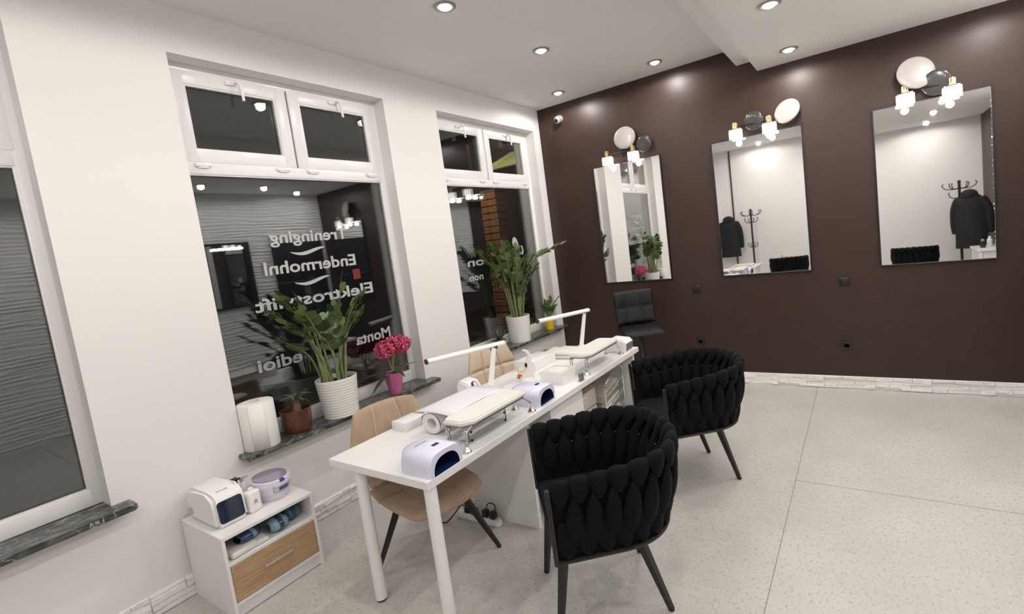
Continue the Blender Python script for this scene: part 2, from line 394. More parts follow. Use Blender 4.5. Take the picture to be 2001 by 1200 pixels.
# ================================================================== WINDOWS
XF = -.12                            # room-side face of the frames
def ring(bm, y0, y1, z0, z1, t, x0, x1, bev=.006):
    bx(bm, x0, x1, y0, y0 + t, z0, z1, bev); bx(bm, x0, x1, y1 - t, y1, z0, z1, bev)
    bx(bm, x0 + .001, x1 - .0006, y0 + t - .007, y1 - t + .007, z0, z0 + t, bev); bx(bm, x0 + .001, x1 - .0006, y0 + t - .007, y1 - t + .007, z1 - t, z1, bev)
def make_window(n, y0, y1, label):
    root = struct('window_%d' % n, label=label)
    ya, yb = y0 - .02, y1 + .004; zb, zt = SILL, ZT + .0
    f = B()
    bx(f, XF - .075, XF - .004, ya, ya + .06, zb, zt, .003); bx(f, XF - .075, XF - .004, yb - .045, yb, zb, zt, .003)
    bx(f, XF - .074, XF - .005, ya + .058, yb - .043, zb, zb + .085, .003); bx(f, XF - .074, XF - .005, ya + .058, yb - .043, zt - .05, zt, .003)
    bx(f, XF - .073, XF - .002, ya + .058, yb - .043, 2.405, 2.478, .004)
    obj('window_frame', f, 'pvc', root, 30)
    # glazing bead of the big lower light
    g = B(); ring(g, ya + .055, yb - .040, zb + .08, 2.41, .014, XF - .03, XF - .008, .003); obj('glazing_bead', g, 'pvc', root, 30)
    for k in (0, 1):
        p = B(); bx(p, XF - .030 - .02 * k, XF - .026 - .02 * k, ya + .06, yb - .046, zb + .084, 2.408); obj('pane', p, 'glass', root, 0)
    ym = (ya + yb) / 2
    for s, (sa, sb) in enumerate(((ya + .048, ym - .006), (ym + .006, yb - .034))):
        sm = B(); ring(sm, sa, sb, 2.476, 3.032, .082, XF - .06, XF, .007); sash = obj('sash', sm, 'pvc', root, 30)
        bd = B(); ring(bd, sa + .078, sb - .078, 2.552, 2.952, .012, XF - .03, XF - .006, .003); obj('glazing_bead', bd, 'pvc', sash, 30)
        for k in (0, 1):
            p = B(); bx(p, XF - .030 - .016 * k, XF - .026 - .016 * k, sa + .08, sb - .08, 2.553, 2.951); obj('pane', p, 'glass', sash, 0)
        hy = (sa + sb) / 2 - .005
        h = B(); bx(h, XF, XF + .012, hy - .035, hy + .03, 2.985, 3.012, .005); tube(h, [(XF + .01, hy + .02, 2.998), (XF + .045, hy + .02, 2.998)], .009, 8)
        tube(h, smoothcurve([(XF + .045, hy + .012, 3.0), (XF + .047, hy + .035, 2.992), (XF + .047, hy + .042, 2.93), (XF + .047, hy + .044, 2.885)], 4), .0095, 8); obj('handle', h, 'plast', sash)
        for hh in (sa + .10, sb - .11):
            q = B(); bx(q, XF - .004, XF + .014, hh - .045, hh + .045, 2.449, 2.472, .004); bx(q, XF - .004, XF + .01, hh - .03, hh + .03, 2.440, 2.452, .003); obj('hinge_cover', q, 'plast', sash)
    sg = B(); bx(sg, XF - .05, XF - .012, ym - .006, ym + .006, 2.478, 3.03); obj('seal', sg, 'pvc_gap', root, 0)
    # green-grey marble sill
    s = B(); prism(s, [(-.118, y0 + .001), (-.001, y0 + .001), (-.001, y0 - .035), (.12, y0 - .035), (.12, min(y1 + .062, -.03)), (.105, min(y1 + .075, -.02)), (-.001, min(y1 + .075, -.02)), (-.001, y1 - .001), (-.118, y1 - .001)], 'z', SILL - .03, SILL, .004)
    obj('window_sill', s, 'marble', root, 30)
    return root
make_window(1, *WIN[0], 'white framed window cut by the left picture edge')
make_window(2, *WIN[1], 'white framed window with mirrored white lettering')
make_window(3, *WIN[2], 'white framed window in the corner by the brown wall')

# vinyl writing on the glass, read from the street
def lettering(txt, yr, yl, zb, hcap, label, x=XF - .0245, name='window_lettering', shear=0.0):
    c = bpy.data.curves.new('txt', 'FONT'); c.body = txt; c.size = 1.0; c.offset = .022; c.resolution_u = 3
    t = bpy.data.objects.new('txt', c); COL.objects.link(t)
    bpy.context.view_layer.update()
    dg = bpy.context.evaluated_depsgraph_get(); me = bpy.data.meshes.new_from_object(t.evaluated_get(dg))
    bpy.data.objects.remove(t); bpy.data.curves.remove(c)
    xs = [v.co.x for v in me.vertices]; x0, x1 = min(xs), max(xs)
    sx = (yr - yl) / (x1 - x0); sz = hcap / .70
    b = bmesh.new(); b.from_mesh(me); bpy.data.meshes.remove(me)
    bmesh.ops.remove_doubles(b, verts=b.verts[:], dist=1e-4)
    for v in b.verts: v.co = Vector((x, yr - (v.co.x - x0) * sx - shear * v.co.y, zb + v.co.y * sz))
    r = bmesh.ops.extrude_face_region(b, geom=b.faces[:])
    for v in [g for g in r['geom'] if isinstance(g, bmesh.types.BMVert)]: v.co.x += .0006
    bmesh.ops.recalc_face_normals(b, faces=b.faces[:])
    return tag(obj(name, b, 'vinyl', None, 0), label, 'lettering', 'white vinyl words on the window glass')
lettering('Treninging', -2.795, -3.40, 1.95, .082, 'white mirrored word in the top line on the lettered window')
lettering('Endermohnl', -2.757, -3.472, 1.737, .085, 'white mirrored word in the second line, between the two wavy strokes')
lettering('Elektrostylift', -2.639, -3.574, 1.495, .085, 'long white mirrored word crossing behind the big plant leaves')
lettering('nar', -3.024, -3.208, 1.355, .085, 'short white mirrored word just above the middle of the plant')
lettering('Monta', -2.535, -2.872, 1.098, .085, 'white mirrored word right above the pink orchid')
lettering('edioi', -3.317, -3.626, 1.097, .085, 'white mirrored word low at the left of the big plant')
lettering('on', -1.20, -1.46, 1.57, .085, 'upper white mirrored letters behind the far window plant')
lettering('non', -1.245, -1.461, 1.42, .07, 'lower white mirrored letters behind the far window plant')
def swash(yr, yl, z, label):
    b = B(); n = 18
    top, bot = [], []
    for i in range(n + 1):
        t = i / n; y = yr + (yl - yr) * t
        zc = z + .022 * math.cos(math.pi * (t * 1.35 + .02)) + .012 * t; th = .011 * math.sin(math.pi * min(1, t * 1.02)) ** .7 + .002
        top.append((y, zc + th)); bot.append((y, zc - th))
    prism(b, top + bot[::-1], 'x', XF - .0245, XF - .0239)
    tag(obj('window_lettering', b, 'vinyl', None, 0), label, 'lettering', 'white wavy strokes on the window glass')
swash(-3.005, -3.27, 1.875, 'white wavy stroke between the two upper words on the window')
swash(-3.005, -3.277, 1.655, 'white wavy stroke just above the plant leaves on the window')
b = B(); prism(b, [(-2.80, 1.62), (-2.735, 1.62), (-2.735, 1.70), (-2.80, 1.70)], 'x', XF - .0245, XF - .0238)
tag(obj('sticker', b, 'red', None, 0), 'small dark red square sticker under the second word', 'sticker')
# stylised white figure sticker on the corner window
b = B()
hd = [(-.60 + .055 * math.cos(a) - .012 * math.sin(a), 1.745 + .085 * math.sin(a)) for a in [i * math.pi / 10 for i in range(20)]]
prism(b, hd, 'x', XF - .0245, XF - .0238)
for pts in ([(-.60, 1.68), (-.63, 1.62), (-.66, 1.56), (-.64, 1.50)], [(-.57, 1.67), (-.50, 1.62), (-.475, 1.66), (-.49, 1.72)], [(-.66, 1.56), (-.60, 1.54), (-.56, 1.50)]):
    pts = smoothcurve([(XF - .024, *p) for p in pts], 5); tube(b, pts, [.011] * len(pts), 6, flat=1.0)
tag(obj('figure_sticker', b, 'vinyl'), 'white stylised figure sticker above the corner window plant', 'sticker')

# ================================================================== CEILING SPOTLIGHTS
def make_spot():
    t = thing('ceiling_spotlight', '', 'spotlight')
    b = B(); lathe(b, [(.040, -.001), (.042, -.008), (.060, -.011), (.072, -.007), (.074, 0)], seg=28, cap=False); obj('ring', b, 'ring', t)
    b = B(); lathe(b, [(.040, -.0005), (.039, -.010), (.030, -.018), (.015, -.022), (.003, -.023)], seg=24); obj('lens', b, 'bulb', t)
    spot((0, 0, -.03), t, SPOT_W)
    return t
SPOTS = [((1.057, -2.632, H), 'bright recessed spotlight, nearest one on the higher ceiling'), ((1.074, -1.511, H), 'recessed spotlight on the higher ceiling above the far desk lamp'),
         ((1.651, -.354, H), 'recessed spotlight on the higher ceiling above the middle of the brown wall'), ((.545, -.385, H), 'recessed spotlight nearest the corner of the two walls'),
         ((2.835, -1.499, H2), 'bright recessed spotlight on the lowered soffit, cut by the top edge'), ((2.825, -.398, H2), 'recessed spotlight on the lowered soffit beside the brown wall')]
OUT = 'recessed ceiling spotlight outside the picture, seen only as a reflection'
SPOTS += [((x, y, H2), OUT) for x, y in ((4.22, -.56), (3.85, -1.27), (3.85, -2.10), (4.3, -3.2), (4.34, -4.3), (4.34, -5.39), (4.36, -6.7), (2.84, -2.63), (2.84, -3.75), (2.84, -4.9), (2.84, -6.1))]
SPOTS += [((x, y, H), OUT) for x, y in ((1.06, -3.75), (1.06, -4.9), (1.43, -6.75), (1.77, -5.9))]
sp0 = make_spot()
for i, (p, lab) in enumerate(SPOTS):
    o = sp0 if i == 0 else copy_tree(sp0)
    place(o, p); o['label'] = {(4.22, -.56): 'spotlight reflected rightmost along the top of the lettered window', (3.85, -1.27): 'spotlight reflected in the middle along the top of the lettered window', (3.85, -2.10): 'spotlight reflected leftmost along the top of the lettered window', (4.34, -5.39): 'upper ceiling spotlight reflected in the right mirror', (4.36, -6.7): 'lower ceiling spotlight reflected in the right mirror'}.get(p[:2], lab); o['group'] = 'recessed ceiling spotlights'

# ================================================================== MIRRORS AND VANITY LAMPS
MIR = [(.690, 1.484, 1.155, 2.497, 'narrow-looking tall mirror nearest the windows, showing a window'), (2.041, 2.840, 1.148, 2.490, 'middle tall mirror in a thin black frame'), (3.393, 4.145, 1.148, 2.480, 'rightmost tall mirror, showing a coat stand')]
for x0, x1, z0, z1, lab in MIR:
    t = thing('wall_mirror', lab, 'mirror', ((x0 + x1) / 2, 0, z0), 0, 'tall mirrors on the brown wall')
    hw = (x1 - x0) / 2; hh = z1 - z0
    b = B(); bx(b, -hw, hw, -.018, -.012, 0, hh); obj('mirror_glass', b, 'mirror', t, 0)
    b = B(); w_ = .010
    for q in ((-hw - w_, -hw, -w_, hh + w_), (hw, hw + w_, -w_, hh + w_), (-hw, hw, -w_, 0), (-hw, hw, hh, hh + w_)): bx(b, q[0], q[1], -.026, -.001, q[2], q[3], .001, 1)
    obj('mirror_frame', b, 'blackmetal', t, 0)

def vanity(label, shades, big, grey, bigr, greyr, bigtilt=(0, 0), style=0):
    """wall lamp: bracket bar, two crystal shades on brass cups, a pearl disc and a smoked disc"""
    cx = (shades[0][0] + shades[1][0]) / 2; zc = shades[0][1] + .055
    t = thing('vanity_lamp', label, 'wall lamp', (cx, 0, zc), 0, 'crystal lamps above the mirrors')
    def L(x, y, z): return (x - cx, y, z - zc)
    b = B(); lathe(b, [(.05, -.001), (.05, -.016), (.044, -.02)], (0, 0, .02), 24, 'y'); obj('wall_plate', b, 'blackmetal', t)
    b = B(); tube(b, [L(shades[0][0], -.085, zc), L(shades[1][0], -.085, shades[1][1] + .055)], .006, 8); tube(b, [(0, -.015, .02), (0, -.085, 0)], .008, 8)
    tube(b, [L(big[0], -.05, big[1] - bigr * .5), (0, -.06, .0)], .005, 6); tube(b, [L(grey[0], -.06, grey[1]), (0, -.07, .0)], .005, 6); obj('bracket', b, 'blackmetal', t)
    for (sx, sz) in shades:
        c = B(); lathe(c, [(.017, .03), (.021, .034), (.021, .095), (.017, .10)], L(sx, -.085, sz), 16)
        for a in range(8): 
            an = a * math.pi / 4; bx(c, *(lambda q: (q[0] - .003, q[0] + .003, q[1] - .003, q[1] + .003))((L(sx, -.085, sz)[0] + .021 * math.cos(an), -.085 + .021 * math.sin(an))), L(sx, 0, sz)[2] + .04, L(sx, 0, sz)[2] + .092)
        cup = obj('brass_cup', c, 'brass', t)
        c = B(); lathe(c, [(.062, .026), (.064, .034), (.02, .038)], L(sx, -.085, sz), 20); obj('cap', c, 'chrome', cup)
        c = B()
        for a in range(14):
            an = a * 2 * math.pi / 14; r = .056
            p = L(sx + r * math.cos(an), -.085 + r * math.sin(an), sz)
            d = Vector((math.cos(an), math.sin(an), 0)); s = Vector((-d.y, d.x, 0)); P = Vector(p)
            tb = bmesh.new(); q = []
            for zz, wd in ((.026, .010), (-.02, .0115), (-.045, .009), (-.055, .003)):
                q.append([tb.verts.new(P + Vector((0, 0, zz)) + s * wd), tb.verts.new(P + Vector((0, 0, zz)) + d * .007), tb.verts.new(P + Vector((0, 0, zz)) - s * wd), tb.verts.new(P + Vector((0, 0, zz)) - d * .007)])
            for A, Bq in zip(q, q[1:]):
                for i in range(4): tb.faces.new((A[i], A[(i + 1) % 4], Bq[(i + 1) % 4], Bq[i]))
            tb.faces.new(q[0]); tb.faces.new(q[-1][::-1]); bmesh.ops.recalc_face_normals(tb, faces=tb.faces[:]); add(c, tb)
        sh = obj('crystal_shade', c, 'crystal', t, 0)
        c = B(); ball(c, L(sx, -.085, sz - .012), .026, sz=1.3); obj('bulb', c, 'vbulb', sh)
        d = bpy.data.lights.new('vanity_bulb', 'POINT'); d.energy = VANITY_W; d.color = WARM; d.shadow_soft_size = .03
        lo = bpy.data.objects.new('vanity_bulb', d); COL.objects.link(lo); lo.parent = t; lo.location = L(sx, -.085, sz - .085)
    def disc(nm, c0, r, m, tilt):
        c = B(); n = 8
        prof = [(.001, -.016)] + [(r * math.sin(k / n * math.pi / 2), -.016 + .016 * (1 - math.cos(k / n * math.pi / 2)) ** 1.5) for k in range(1, n + 1)] + [(r, .004), (r - .004, .008), (.001, .008)]
        lathe(c, prof, (0, 0, 0), 36, 'y')
        o = obj(nm, c, m, t, 50); o.matrix_basis = Matrix.Translation(L(c0[0], -.075, c0[1])) @ Matrix.Rotation(tilt[0], 4, 'X') @ Matrix.Rotation(tilt[1], 4, 'Z')
    disc('pearl_disc', big, bigr, 'whitedisc', bigtilt); disc('smoked_disc', grey, greyr, 'greydisc', (0.1, -.1))
vanity('crystal wall lamp with discs above the mirror nearest the windows', [(.911, 2.549), (1.221, 2.549)], (1.136, 2.749), (1.35, 2.637), .122, .087, (-.1, .1))
vanity('crystal wall lamp with discs above the middle mirror', [(2.287, 2.537), (2.588, 2.53)], (2.742, 2.635), (2.455, 2.615), .115, .088, (-.35, -.3))
vanity('crystal wall lamp with discs above the rightmost mirror', [(3.613, 2.52), (3.909, 2.50)], (3.69, 2.70), (3.815, 2.588), .132, .098, (-.2, .25))

# ================================================================== BROWN WALL FITTINGS
def outlet(x, z, label, sw=False):
    t = thing('wall_socket', label, 'socket', (x, 0, z), 0, 'dark sockets on the brown wall')
    b = B(); bx(b, -.042, .042, -.010, 0, -.042, .042, .004); obj('cover_plate', b, 'black', t)
    b = B()
    if sw: bx(b, -.03, .03, -.014, -.008, -.03, .03, .003)
    else:
        lathe(b, [(.021, -.0105), (.024, -.0125), (.027, -.0105)], (0, 0, 0), 20, 'y')
        for s in (-1, 1): lathe(b, [(.003, -.0095), (.003, -.0115)], (s * .0095, 0, 0), 8, 'y')
    obj('insert', b, 'black', t)
outlet(1.741, 1.02, 'dark wall switch between the window-side and middle mirrors', True)
outlet(3.102, 1.019, 'dark wall switch between the middle and right mirrors', True)
outlet(1.737, .443, 'dark low socket just above the far black chair')
outlet(3.089, .414, 'dark low socket under the right switch, above the baseboard')
t = thing('security_camera', 'small silver security camera high in the wall corner', 'camera', (.31, 0, 3.14))
b = B(); lathe(b, [(.045, 0), (.045, -.02), (.035, -.032), (.012, -.035)], (0, 0, .02), 18, 'y'); obj('mount', b, 'silver', t)
b = B(); ball(b, (0, -.06, 0), .042, 1, 1.0, 1.15); obj('housing', b, 'silver', t)
b = B(); lathe(b, [(.02, -.105), (.024, -.10), (.024, -.085)], (0, 0, -.012), 16, 'y'); obj('lens', b, 'black', t)

# ================================================================== OUTSIDE (night street)
b = B(); bx(b, -9, -.33, -9, 9, -.5, -.45); tag(obj('pavement', b, 'asphalt', None, 0), 'dark night street beyond the glass', 'pavement')['kind'] = 'structure'
t = thing('brick_pillar', 'orange brown brick pillar outside the corner window', 'pillar', (-1.35, .62, -.45))
b = B(); bx(b, -.14, .14, -.14, .14, 0, 3.05); obj('mortar_core', b, 'mortar', t, 0)
bme = B(); bx(bme, -.15, .15, -.15, .15, 0, .085, .006, 1); bo = bpy.data.meshes.new('brick'); bme.to_mesh(bo); bme.free(); bo.materials.append(M['brick'])
for k in range(30): inst('brick', bo, t, Matrix.Translation((.004 * math.sin(k * 2.1), .004 * math.cos(k * 1.7), .01 + k * .1)))
t = thing('awning', 'pale green lit boards of an awning outside the corner window', 'awning', (-1.15, 1.0, 2.90))
for k in range(9):
    b = B(); bx(b, -.55, .55, -.045, .045, -.012, .012, .003, 1); o = obj('board', b, 'awning', t, 0); o.matrix_basis = Matrix.Translation((0, k * .11 - .4, k * .045)) @ Matrix.Rotation(.35, 4, 'X')
for q in (-.5, .44):
    b = B(); bx(b, q, q + .06, -.5, .55, -.04, .42); obj('awning_bracket', b, 'blackmetal', t, 0)
    b = B(); bx(b, q, q + .06, .5, .56, -3.35, -.04); obj('awning_post', b, 'blackmetal', t, 0)
t = thing('added_outdoor_lamp', 'unseen lamp added outside to light the brick pillar and awning', 'added lamp', (-1.9, -.5, -.45))  # unseen lamp, added to light the brick pillar and the awning boards
b = B(); tube(b, [(0, 0, 0), (0, 0, 4.3), (.2, .3, 4.5)], .04, 8); obj('post', b, 'blackmetal', t)
b = B(); bx(b, .12, .3, .2, .5, 4.46, 4.52, .01); obj('lamp_head', b, 'blackmetal', t)
d = bpy.data.lights.new('added_outdoor_bulb', 'POINT'); d.energy = 140; d.color = (1, .9, .6); d.shadow_soft_size = .08
o = bpy.data.objects.new('added_outdoor_bulb', d); COL.objects.link(o); o.parent = t; o.location = (.2, .35, 4.4)

# ================================================================== MANICURE DESK
TX0, TX1, TY0, TY1, TZ = .90, 1.637, -3.845, -1.455, .75
t = thing('manicure_desk', 'long white manicure desk with round legs and panel base', 'desk', (1.27, -2.65, 0))
b = B(); bx(b, TX0, TX1, TY0, TY1, TZ - .038, TZ, .0015, 1); obj('worktop', b, 'lam', t, 0, True)
for lx in (1.10, 1.605):
    b = B(); lathe(b, [(.029, .012), (.029, .712)], (lx, -3.808, 0), 20); lg = obj('leg', b, 'lam', t, 40, True)
    b = B(); lathe(b, [(.022, 0), (.025, .002), (.025, .014)], (lx, -3.808, 0), 16); obj('foot', b, 'black', lg)
b = B(); bx(b, .97, 1.545, -2.99, -2.965, 0, .712); obj('side_panel', b, 'lam', t, 0, True)
b = B(); bx(b, .97, 1.575, -2.80, -2.385, .0, .69, .001, 1); cab = obj('cabinet_body', b, 'lam', t, 0, True)
b = B(); bx(b, 1.577, 1.595, -2.797, -2.388, .01, .688, .001, 1); obj('door', b, 'lam', cab, 0)
b = B(); bx(b, .97, 1.615, -1.545, -1.515, 0, .712); obj('side_panel', b, 'lam', t, 0, True)

# UV / LED nail lamps
def nail_lamp(loc, rz, label, text=True):
    t = thing('nail_lamp', label, 'nail lamp', loc, rz, 'lavender white nail lamps on the desk')
    # local: opening faces +x at x=.0 ; body goes back to x=-.225 ; y -.105 .. .105 ; height .105
    # body shell: loft of arch sections
    b = B(); N = 20
    def sec(x, w, h, r):
        pts = []
        for i in range(N + 1):
            a = math.pi * i / N; cx, sz_ = math.cos(a), math.sin(a)
            px = math.copysign(abs(cx) ** .55, cx) * w; pz = (abs(sz_) ** .5) * h
            pts.append(Vector((x, px, pz)))
        return pts
    secs = [sec(0, .100, .100, 0), sec(-.012, .105, .107, 0), sec(-.12, .108, .110, 0), sec(-.19, .100, .106, 0), sec(-.222, .070, .098, 0), sec(-.232, .05, .080, 0)]
    tb = bmesh.new(); R_ = [[tb.verts.new(p) for p in s_] for s_ in secs]
    for A, Bq in zip(R_, R_[1:]):
        for i in range(N): tb.faces.new((A[i], A[i + 1], Bq[i + 1], Bq[i]))
    tb.faces.new(R_[-1])
    # rim to opening
    op = [tb.verts.new(Vector((0.0, math.copysign(abs(math.cos(math.pi * i / N)) ** .8, math.cos(math.pi * i / N)) * .082, (math.sin(math.pi * i / N) ** .8) * .078))) for i in range(N + 1)]
    for i in range(N): tb.faces.new((op[i], op[i + 1], R_[0][i + 1], R_[0][i]))
    bmesh.ops.recalc_face_normals(tb, faces=tb.faces[:]); add(b, tb); obj('shell', b, 'lav', t, 55)
    b = B(); tb = bmesh.new(); prev = None
    for x, s_ in ((-.0005, 1.0), (-.03, .98), (-.17, .92)):
        ring_ = [tb.verts.new(Vector((x, math.copysign(abs(math.cos(math.pi * i / N)) ** .8, math.cos(math.pi * i / N)) * .082 * s_, (math.sin(math.pi * i / N) ** .8) * .078 * s_))) for i in range(N + 1)]
        if prev:
            for i in range(N): tb.faces.new((prev[i], prev[i + 1], ring_[i + 1], ring_[i]))
        prev = ring_
    tb.faces.new(prev); add(b, tb); obj('light_chamber', b, 'navy', t, 50)
    b = B(); bx(b, -.165, -.001, -.079, .079, .001, .004); obj('base_plate', b, 'navy', t, 0)
    b = B(); bx(b, -.075, -.055, -.012, .022, .107, .1115, .001, 1); obj('display', b, 'black', t, 0)
    if text:
        b = B()
        for k in range(6): bx(b, -.15 + .001 * k, -.142 + .001 * k, -.045 + k * .012, -.037 + k * .012, .1085, .1118)
        obj('printed_marks', b, 'silver', t, 0)['kind'] = 'stuff'
    return t
nail_lamp((1.635, -3.715, TZ), 0.02, 'lavender white nail lamp at the near end of the desk')
nail_lamp((1.606, -2.825, TZ), 0.06, 'lavender white nail lamp in the middle of the desk', False)

# padded arm rests on chrome legs
def armrest(loc, L, label):
    t = thing('arm_rest', label, 'arm rest', loc, 0, 'padded white arm rests on the desk')
    hw = .092; c = .055
    poly = [(-hw + .02, 0), (hw - .05, 0), (hw, c), (hw, L - .02), (hw - .02, L), (-hw + .02, L), (-hw, L - .03), (-hw, c * .7)]
    b = B(); prism(b, poly, 'z', .122, .150, .008, 3); obj('pad', b, 'cream_pad', t, 50)
    b = B(); prism(b, [(x * .93, .01 + y * .96) for x, y in poly], 'z', .115, .123); obj('base_board', b, 'greyplast', t, 0)
    for sx in (-1, 1):
        for e in (0, 1):
            y0 = .045 if e == 0 else L - .045; y1 = .0 if e == 0 else L + .062; d = 1 if e else -1
            lx = sx * (hw - .03)
            b = B()
            for o_ in (-.008, .008):
                tube(b, smoothcurve([(lx + o_, y0, .117), (lx + o_, y0 + d * .035, .098), (lx + o_, y1 - d * .012, .055), (lx + o_ * .6, y1, .02)], 5), .0042, 8)
            lg = obj('leg', b, 'chrome', t)
            b = B(); lathe(b, [(.026, 0), (.026, .004), (.018, .014), (.009, .026), (.004, .03)], (lx, y1, 0), 18); obj('foot', b, 'chrome', lg)
    return t
M['cream_pad'] = mat('cream_white_leatherette', (.80, .785, .73), .42)
armrest((1.535, -3.545, TZ), .50, 'padded white arm rest on chrome legs in front of the nearer desk lamp')
armrest((1.520, -2.272, TZ), .515, 'padded white arm rest on chrome legs at the far end of the desk')

# acrylic dust tray below the near arm rest
t = thing('acrylic_tray', 'clear acrylic tray under the near arm rest', 'tray', (1.45, -3.295, TZ))
b = B(); bx(b, .076, .080, -.155, .155, 0, .085); obj('front_wall', b, 'acryl', t, 0)
for y in (-.155, .151):
    b = B(); bx(b, -.08, .076, y, y + .004, 0, .085); obj('end_wall', b, 'acryl', t, 0)
for y in (-.14, .14):
    for z in (.006, .05):
        b = B(); lathe(b, [(.007, .08), (.007, .086), (.003, .088)], (0, y, z), 10, 'x'); obj('screw', b, 'black', t)

# nail dust collector: white box carrying a paper-covered roll next to the arm rest
t = thing('paper_roll', 'thick roll of white paper towel lying behind the near arm rest', 'paper roll', (1.235, -3.22, TZ))
b = B(); n = 26
def rollf(u, v):
    a = u * 2 * math.pi; r = .060 + .004 * math.sin(3 * a)
    return Vector((1.235 + r * math.cos(a) * 1.25, -3.43 + .42 * v, TZ + .062 + r * math.sin(a)))
surf(b, rollf, n, 4, True)
obj('roll', b, 'paper', t, 60, True)
b = B(); lathe(b, [(.058, -.21), (.05, -.212), (.03, -.206), (.028, -.15)], (0, 0, 0), 22, 'y', cap=False); o = obj('roll_end', b, 'paper', t); o.matrix_basis = Matrix.Translation((0, 0, .062)) @ Matrix.Diagonal((1.2, 1, 1, 1))
b = B()
def sheetf(u, v):
    x = 1.14 + .275 * u; y = -3.45 + .46 * v
    z = TZ + .128 + .012 * math.sin(u * 2.6) - .004 * math.cos(v * 5) * u
    return Vector((x + .02 * (v - .5), y, z))
surf(b, sheetf, 10, 8)
o = obj('paper_sheet', b, 'sheet', None, 60); md = o.modifiers.new('thick', 'SOLIDIFY'); md.thickness = .0012
tag(o, 'thin glossy white sheet lying over the paper roll', 'paper')

# white tissue boxes with a dark slot
def tissue(x, y, w, l, h, label):
    t = thing('tissue_box', label, 'box', (x, y, TZ), 0, 'white boxes at the back of the desk')
    b = B(); bx(b, -w / 2, w / 2, -l / 2, l / 2, 0, h, .003); obj('box', b, 'plast', t, 40)
    b = B(); bx(b, -w / 2 + .008, -w / 2 + .013, -l / 2 + .02, l / 2 - .01, h - .001, h + .0008); obj('slot', b, 'greyplast', t, 0)
tissue(.985, -3.375, .13, .15, .05, 'white slotted box at the near back edge of the desk')
tissue(1.02, -2.10, .20, .30, .075, 'white slotted box beside the jewellery stand')
# white folded towels stacked beyond it
t = thing('towel_stack', 'white folded towels between the tissue box and the far lamp', 'towel', (1.10, -1.80, TZ))
for k in range(2):
    b = B(); bx(b, -.14, .14, -.10, .10, .001 + k * .028, .028 + k * .028, .012, 3); o = obj('towel', b, 'towel', t); o.matrix_basis = Matrix.Rotation(.06 * k, 4, 'Z')
# nail drill control box with dial
t = thing('nail_drill', 'white nail drill box with black dial behind the near lamp foot', 'nail drill', (.975, -2.83, TZ))
b = B(); prism(b, [(-.065, 0), (.065, 0), (.065, .055), (.03, .10), (-.04, .115), (-.065, .09)], 'y', -.06, .06, .010, 3); obj('housing', b, 'plast', t, 50)
b = B(); lathe(b, [(.027, 0), (.027, .006), (.022, .012)], (0, 0, 0), 22); o = obj('dial', b, 'black', t); o.matrix_basis = Matrix.Translation((.05, .0, .078)) @ Matrix.Rotation(.9, 4, 'Y')
b = B(); lathe(b, [(.02, .012), (.016, .014), (.006, .013)], (0, 0, 0), 18); o = obj('dial_face', b, 'silver', t); o.matrix_basis = Matrix.Translation((.05, .0, .078)) @ Matrix.Rotation(.9, 4, 'Y')
b = B(); tube(b, smoothcurve([(-.03, -.065, .012), (-.08, -.16, .008), (-.02, -.26, .012), (.02, -.34, .01)]), .009, 8); obj('handpiece_cord', b, 'plast', t)

# desk lamps: slim post and long LED bar
def desk_lamp(base, top, b0, b1, label):
    t = thing('desk_lamp', label, 'desk lamp', base, 0, 'white bar lamps on the desk')
    bb = Vector(base)
    b = B(); lathe(b, [(.05, 0), (.05, .012), (.03, .02), (.012, .024)], (0, 0, 0), 22); obj('base', b, 'plast', t)
    T = Vector(top) - bb; b = B(); tube(b, [(0, 0, .02), tuple(T)], [.030, .024], 4, flat=.75); obj('post', b, 'plast', t)
    b = B(); tube(b, [tuple(T - Vector((.013, .02, .012))), tuple(T + Vector((.012, .022, .004)))], .012, 10); obj('joint', b, 'black', t)
    A, C_ = Vector(b0) - bb, Vector(b1) - bb
    b = B(); tube(b, [tuple(A), tuple(C_)], .023, 10, flat=.75); bar = obj('light_bar', b, 'plast', t)
    b = B(); d = (A - C_).normalized(); tube(b, [tuple(A + d * .014), tuple(A)], .0235, 10, flat=.75); obj('end_cap', b, 'black', bar)
desk_lamp((1.05, -2.70, TZ), (1.075, -2.64, 1.035), (.858, -3.06, 1.047), (1.10, -2.555, 1.052), 'white bar desk lamp near the window pier, reaching left')
desk_lamp((1.115, -1.505, TZ), (1.155, -1.455, 1.05), (.975, -1.925, 1.078), (1.187, -1.43, 1.075), 'white bar desk lamp at the far end of the desk')

# jewellery stand: cream bird-like holder with beads
t = thing('jewellery_stand', 'cream bird-shaped jewellery stand hung with beads', 'stand', (1.17, -2.45, TZ))
b = B(); prism(b, [(-.05, 0), (.06, 0), (.075, .07), (.05, .10), (.065, .165), (.045, .21), (.015, .225), (.0, .218), (.03, .20), (.042, .165), (.0, .115), (-.03, .085), (-.05, .09)], 'y', -.012, .012, .003, 1); o = obj('bird_body', b, 'cream_pad', t); o.matrix_basis = Matrix.Rotation(.9, 4, 'Z')

b = B(); lathe(b, [(.055, 0), (.055, .008), (.05, .012)], (0, 0, 0), 20); obj('foot_plate', b, 'plast', t)
b = B(); ball(b, (.035, -.02, .115), .012, 1, .6, 1.6); obj('pendant', b, 'black', t)
b = B(); tube(b, smoothcurve([(-.03, -.045, .10), (.0, -.05, .075), (.03, -.045, .08), (.05, -.03, .11)]), .003, 6); obj('necklace', b, 'brass', t)
for k in range(5):
    b = B(); ball(b, (-.015 + .013 * (k % 3), -.06 - .006 * (k // 3), .05 - .014 * (k // 3)), .0085); obj('bead', b, 'orange', t)

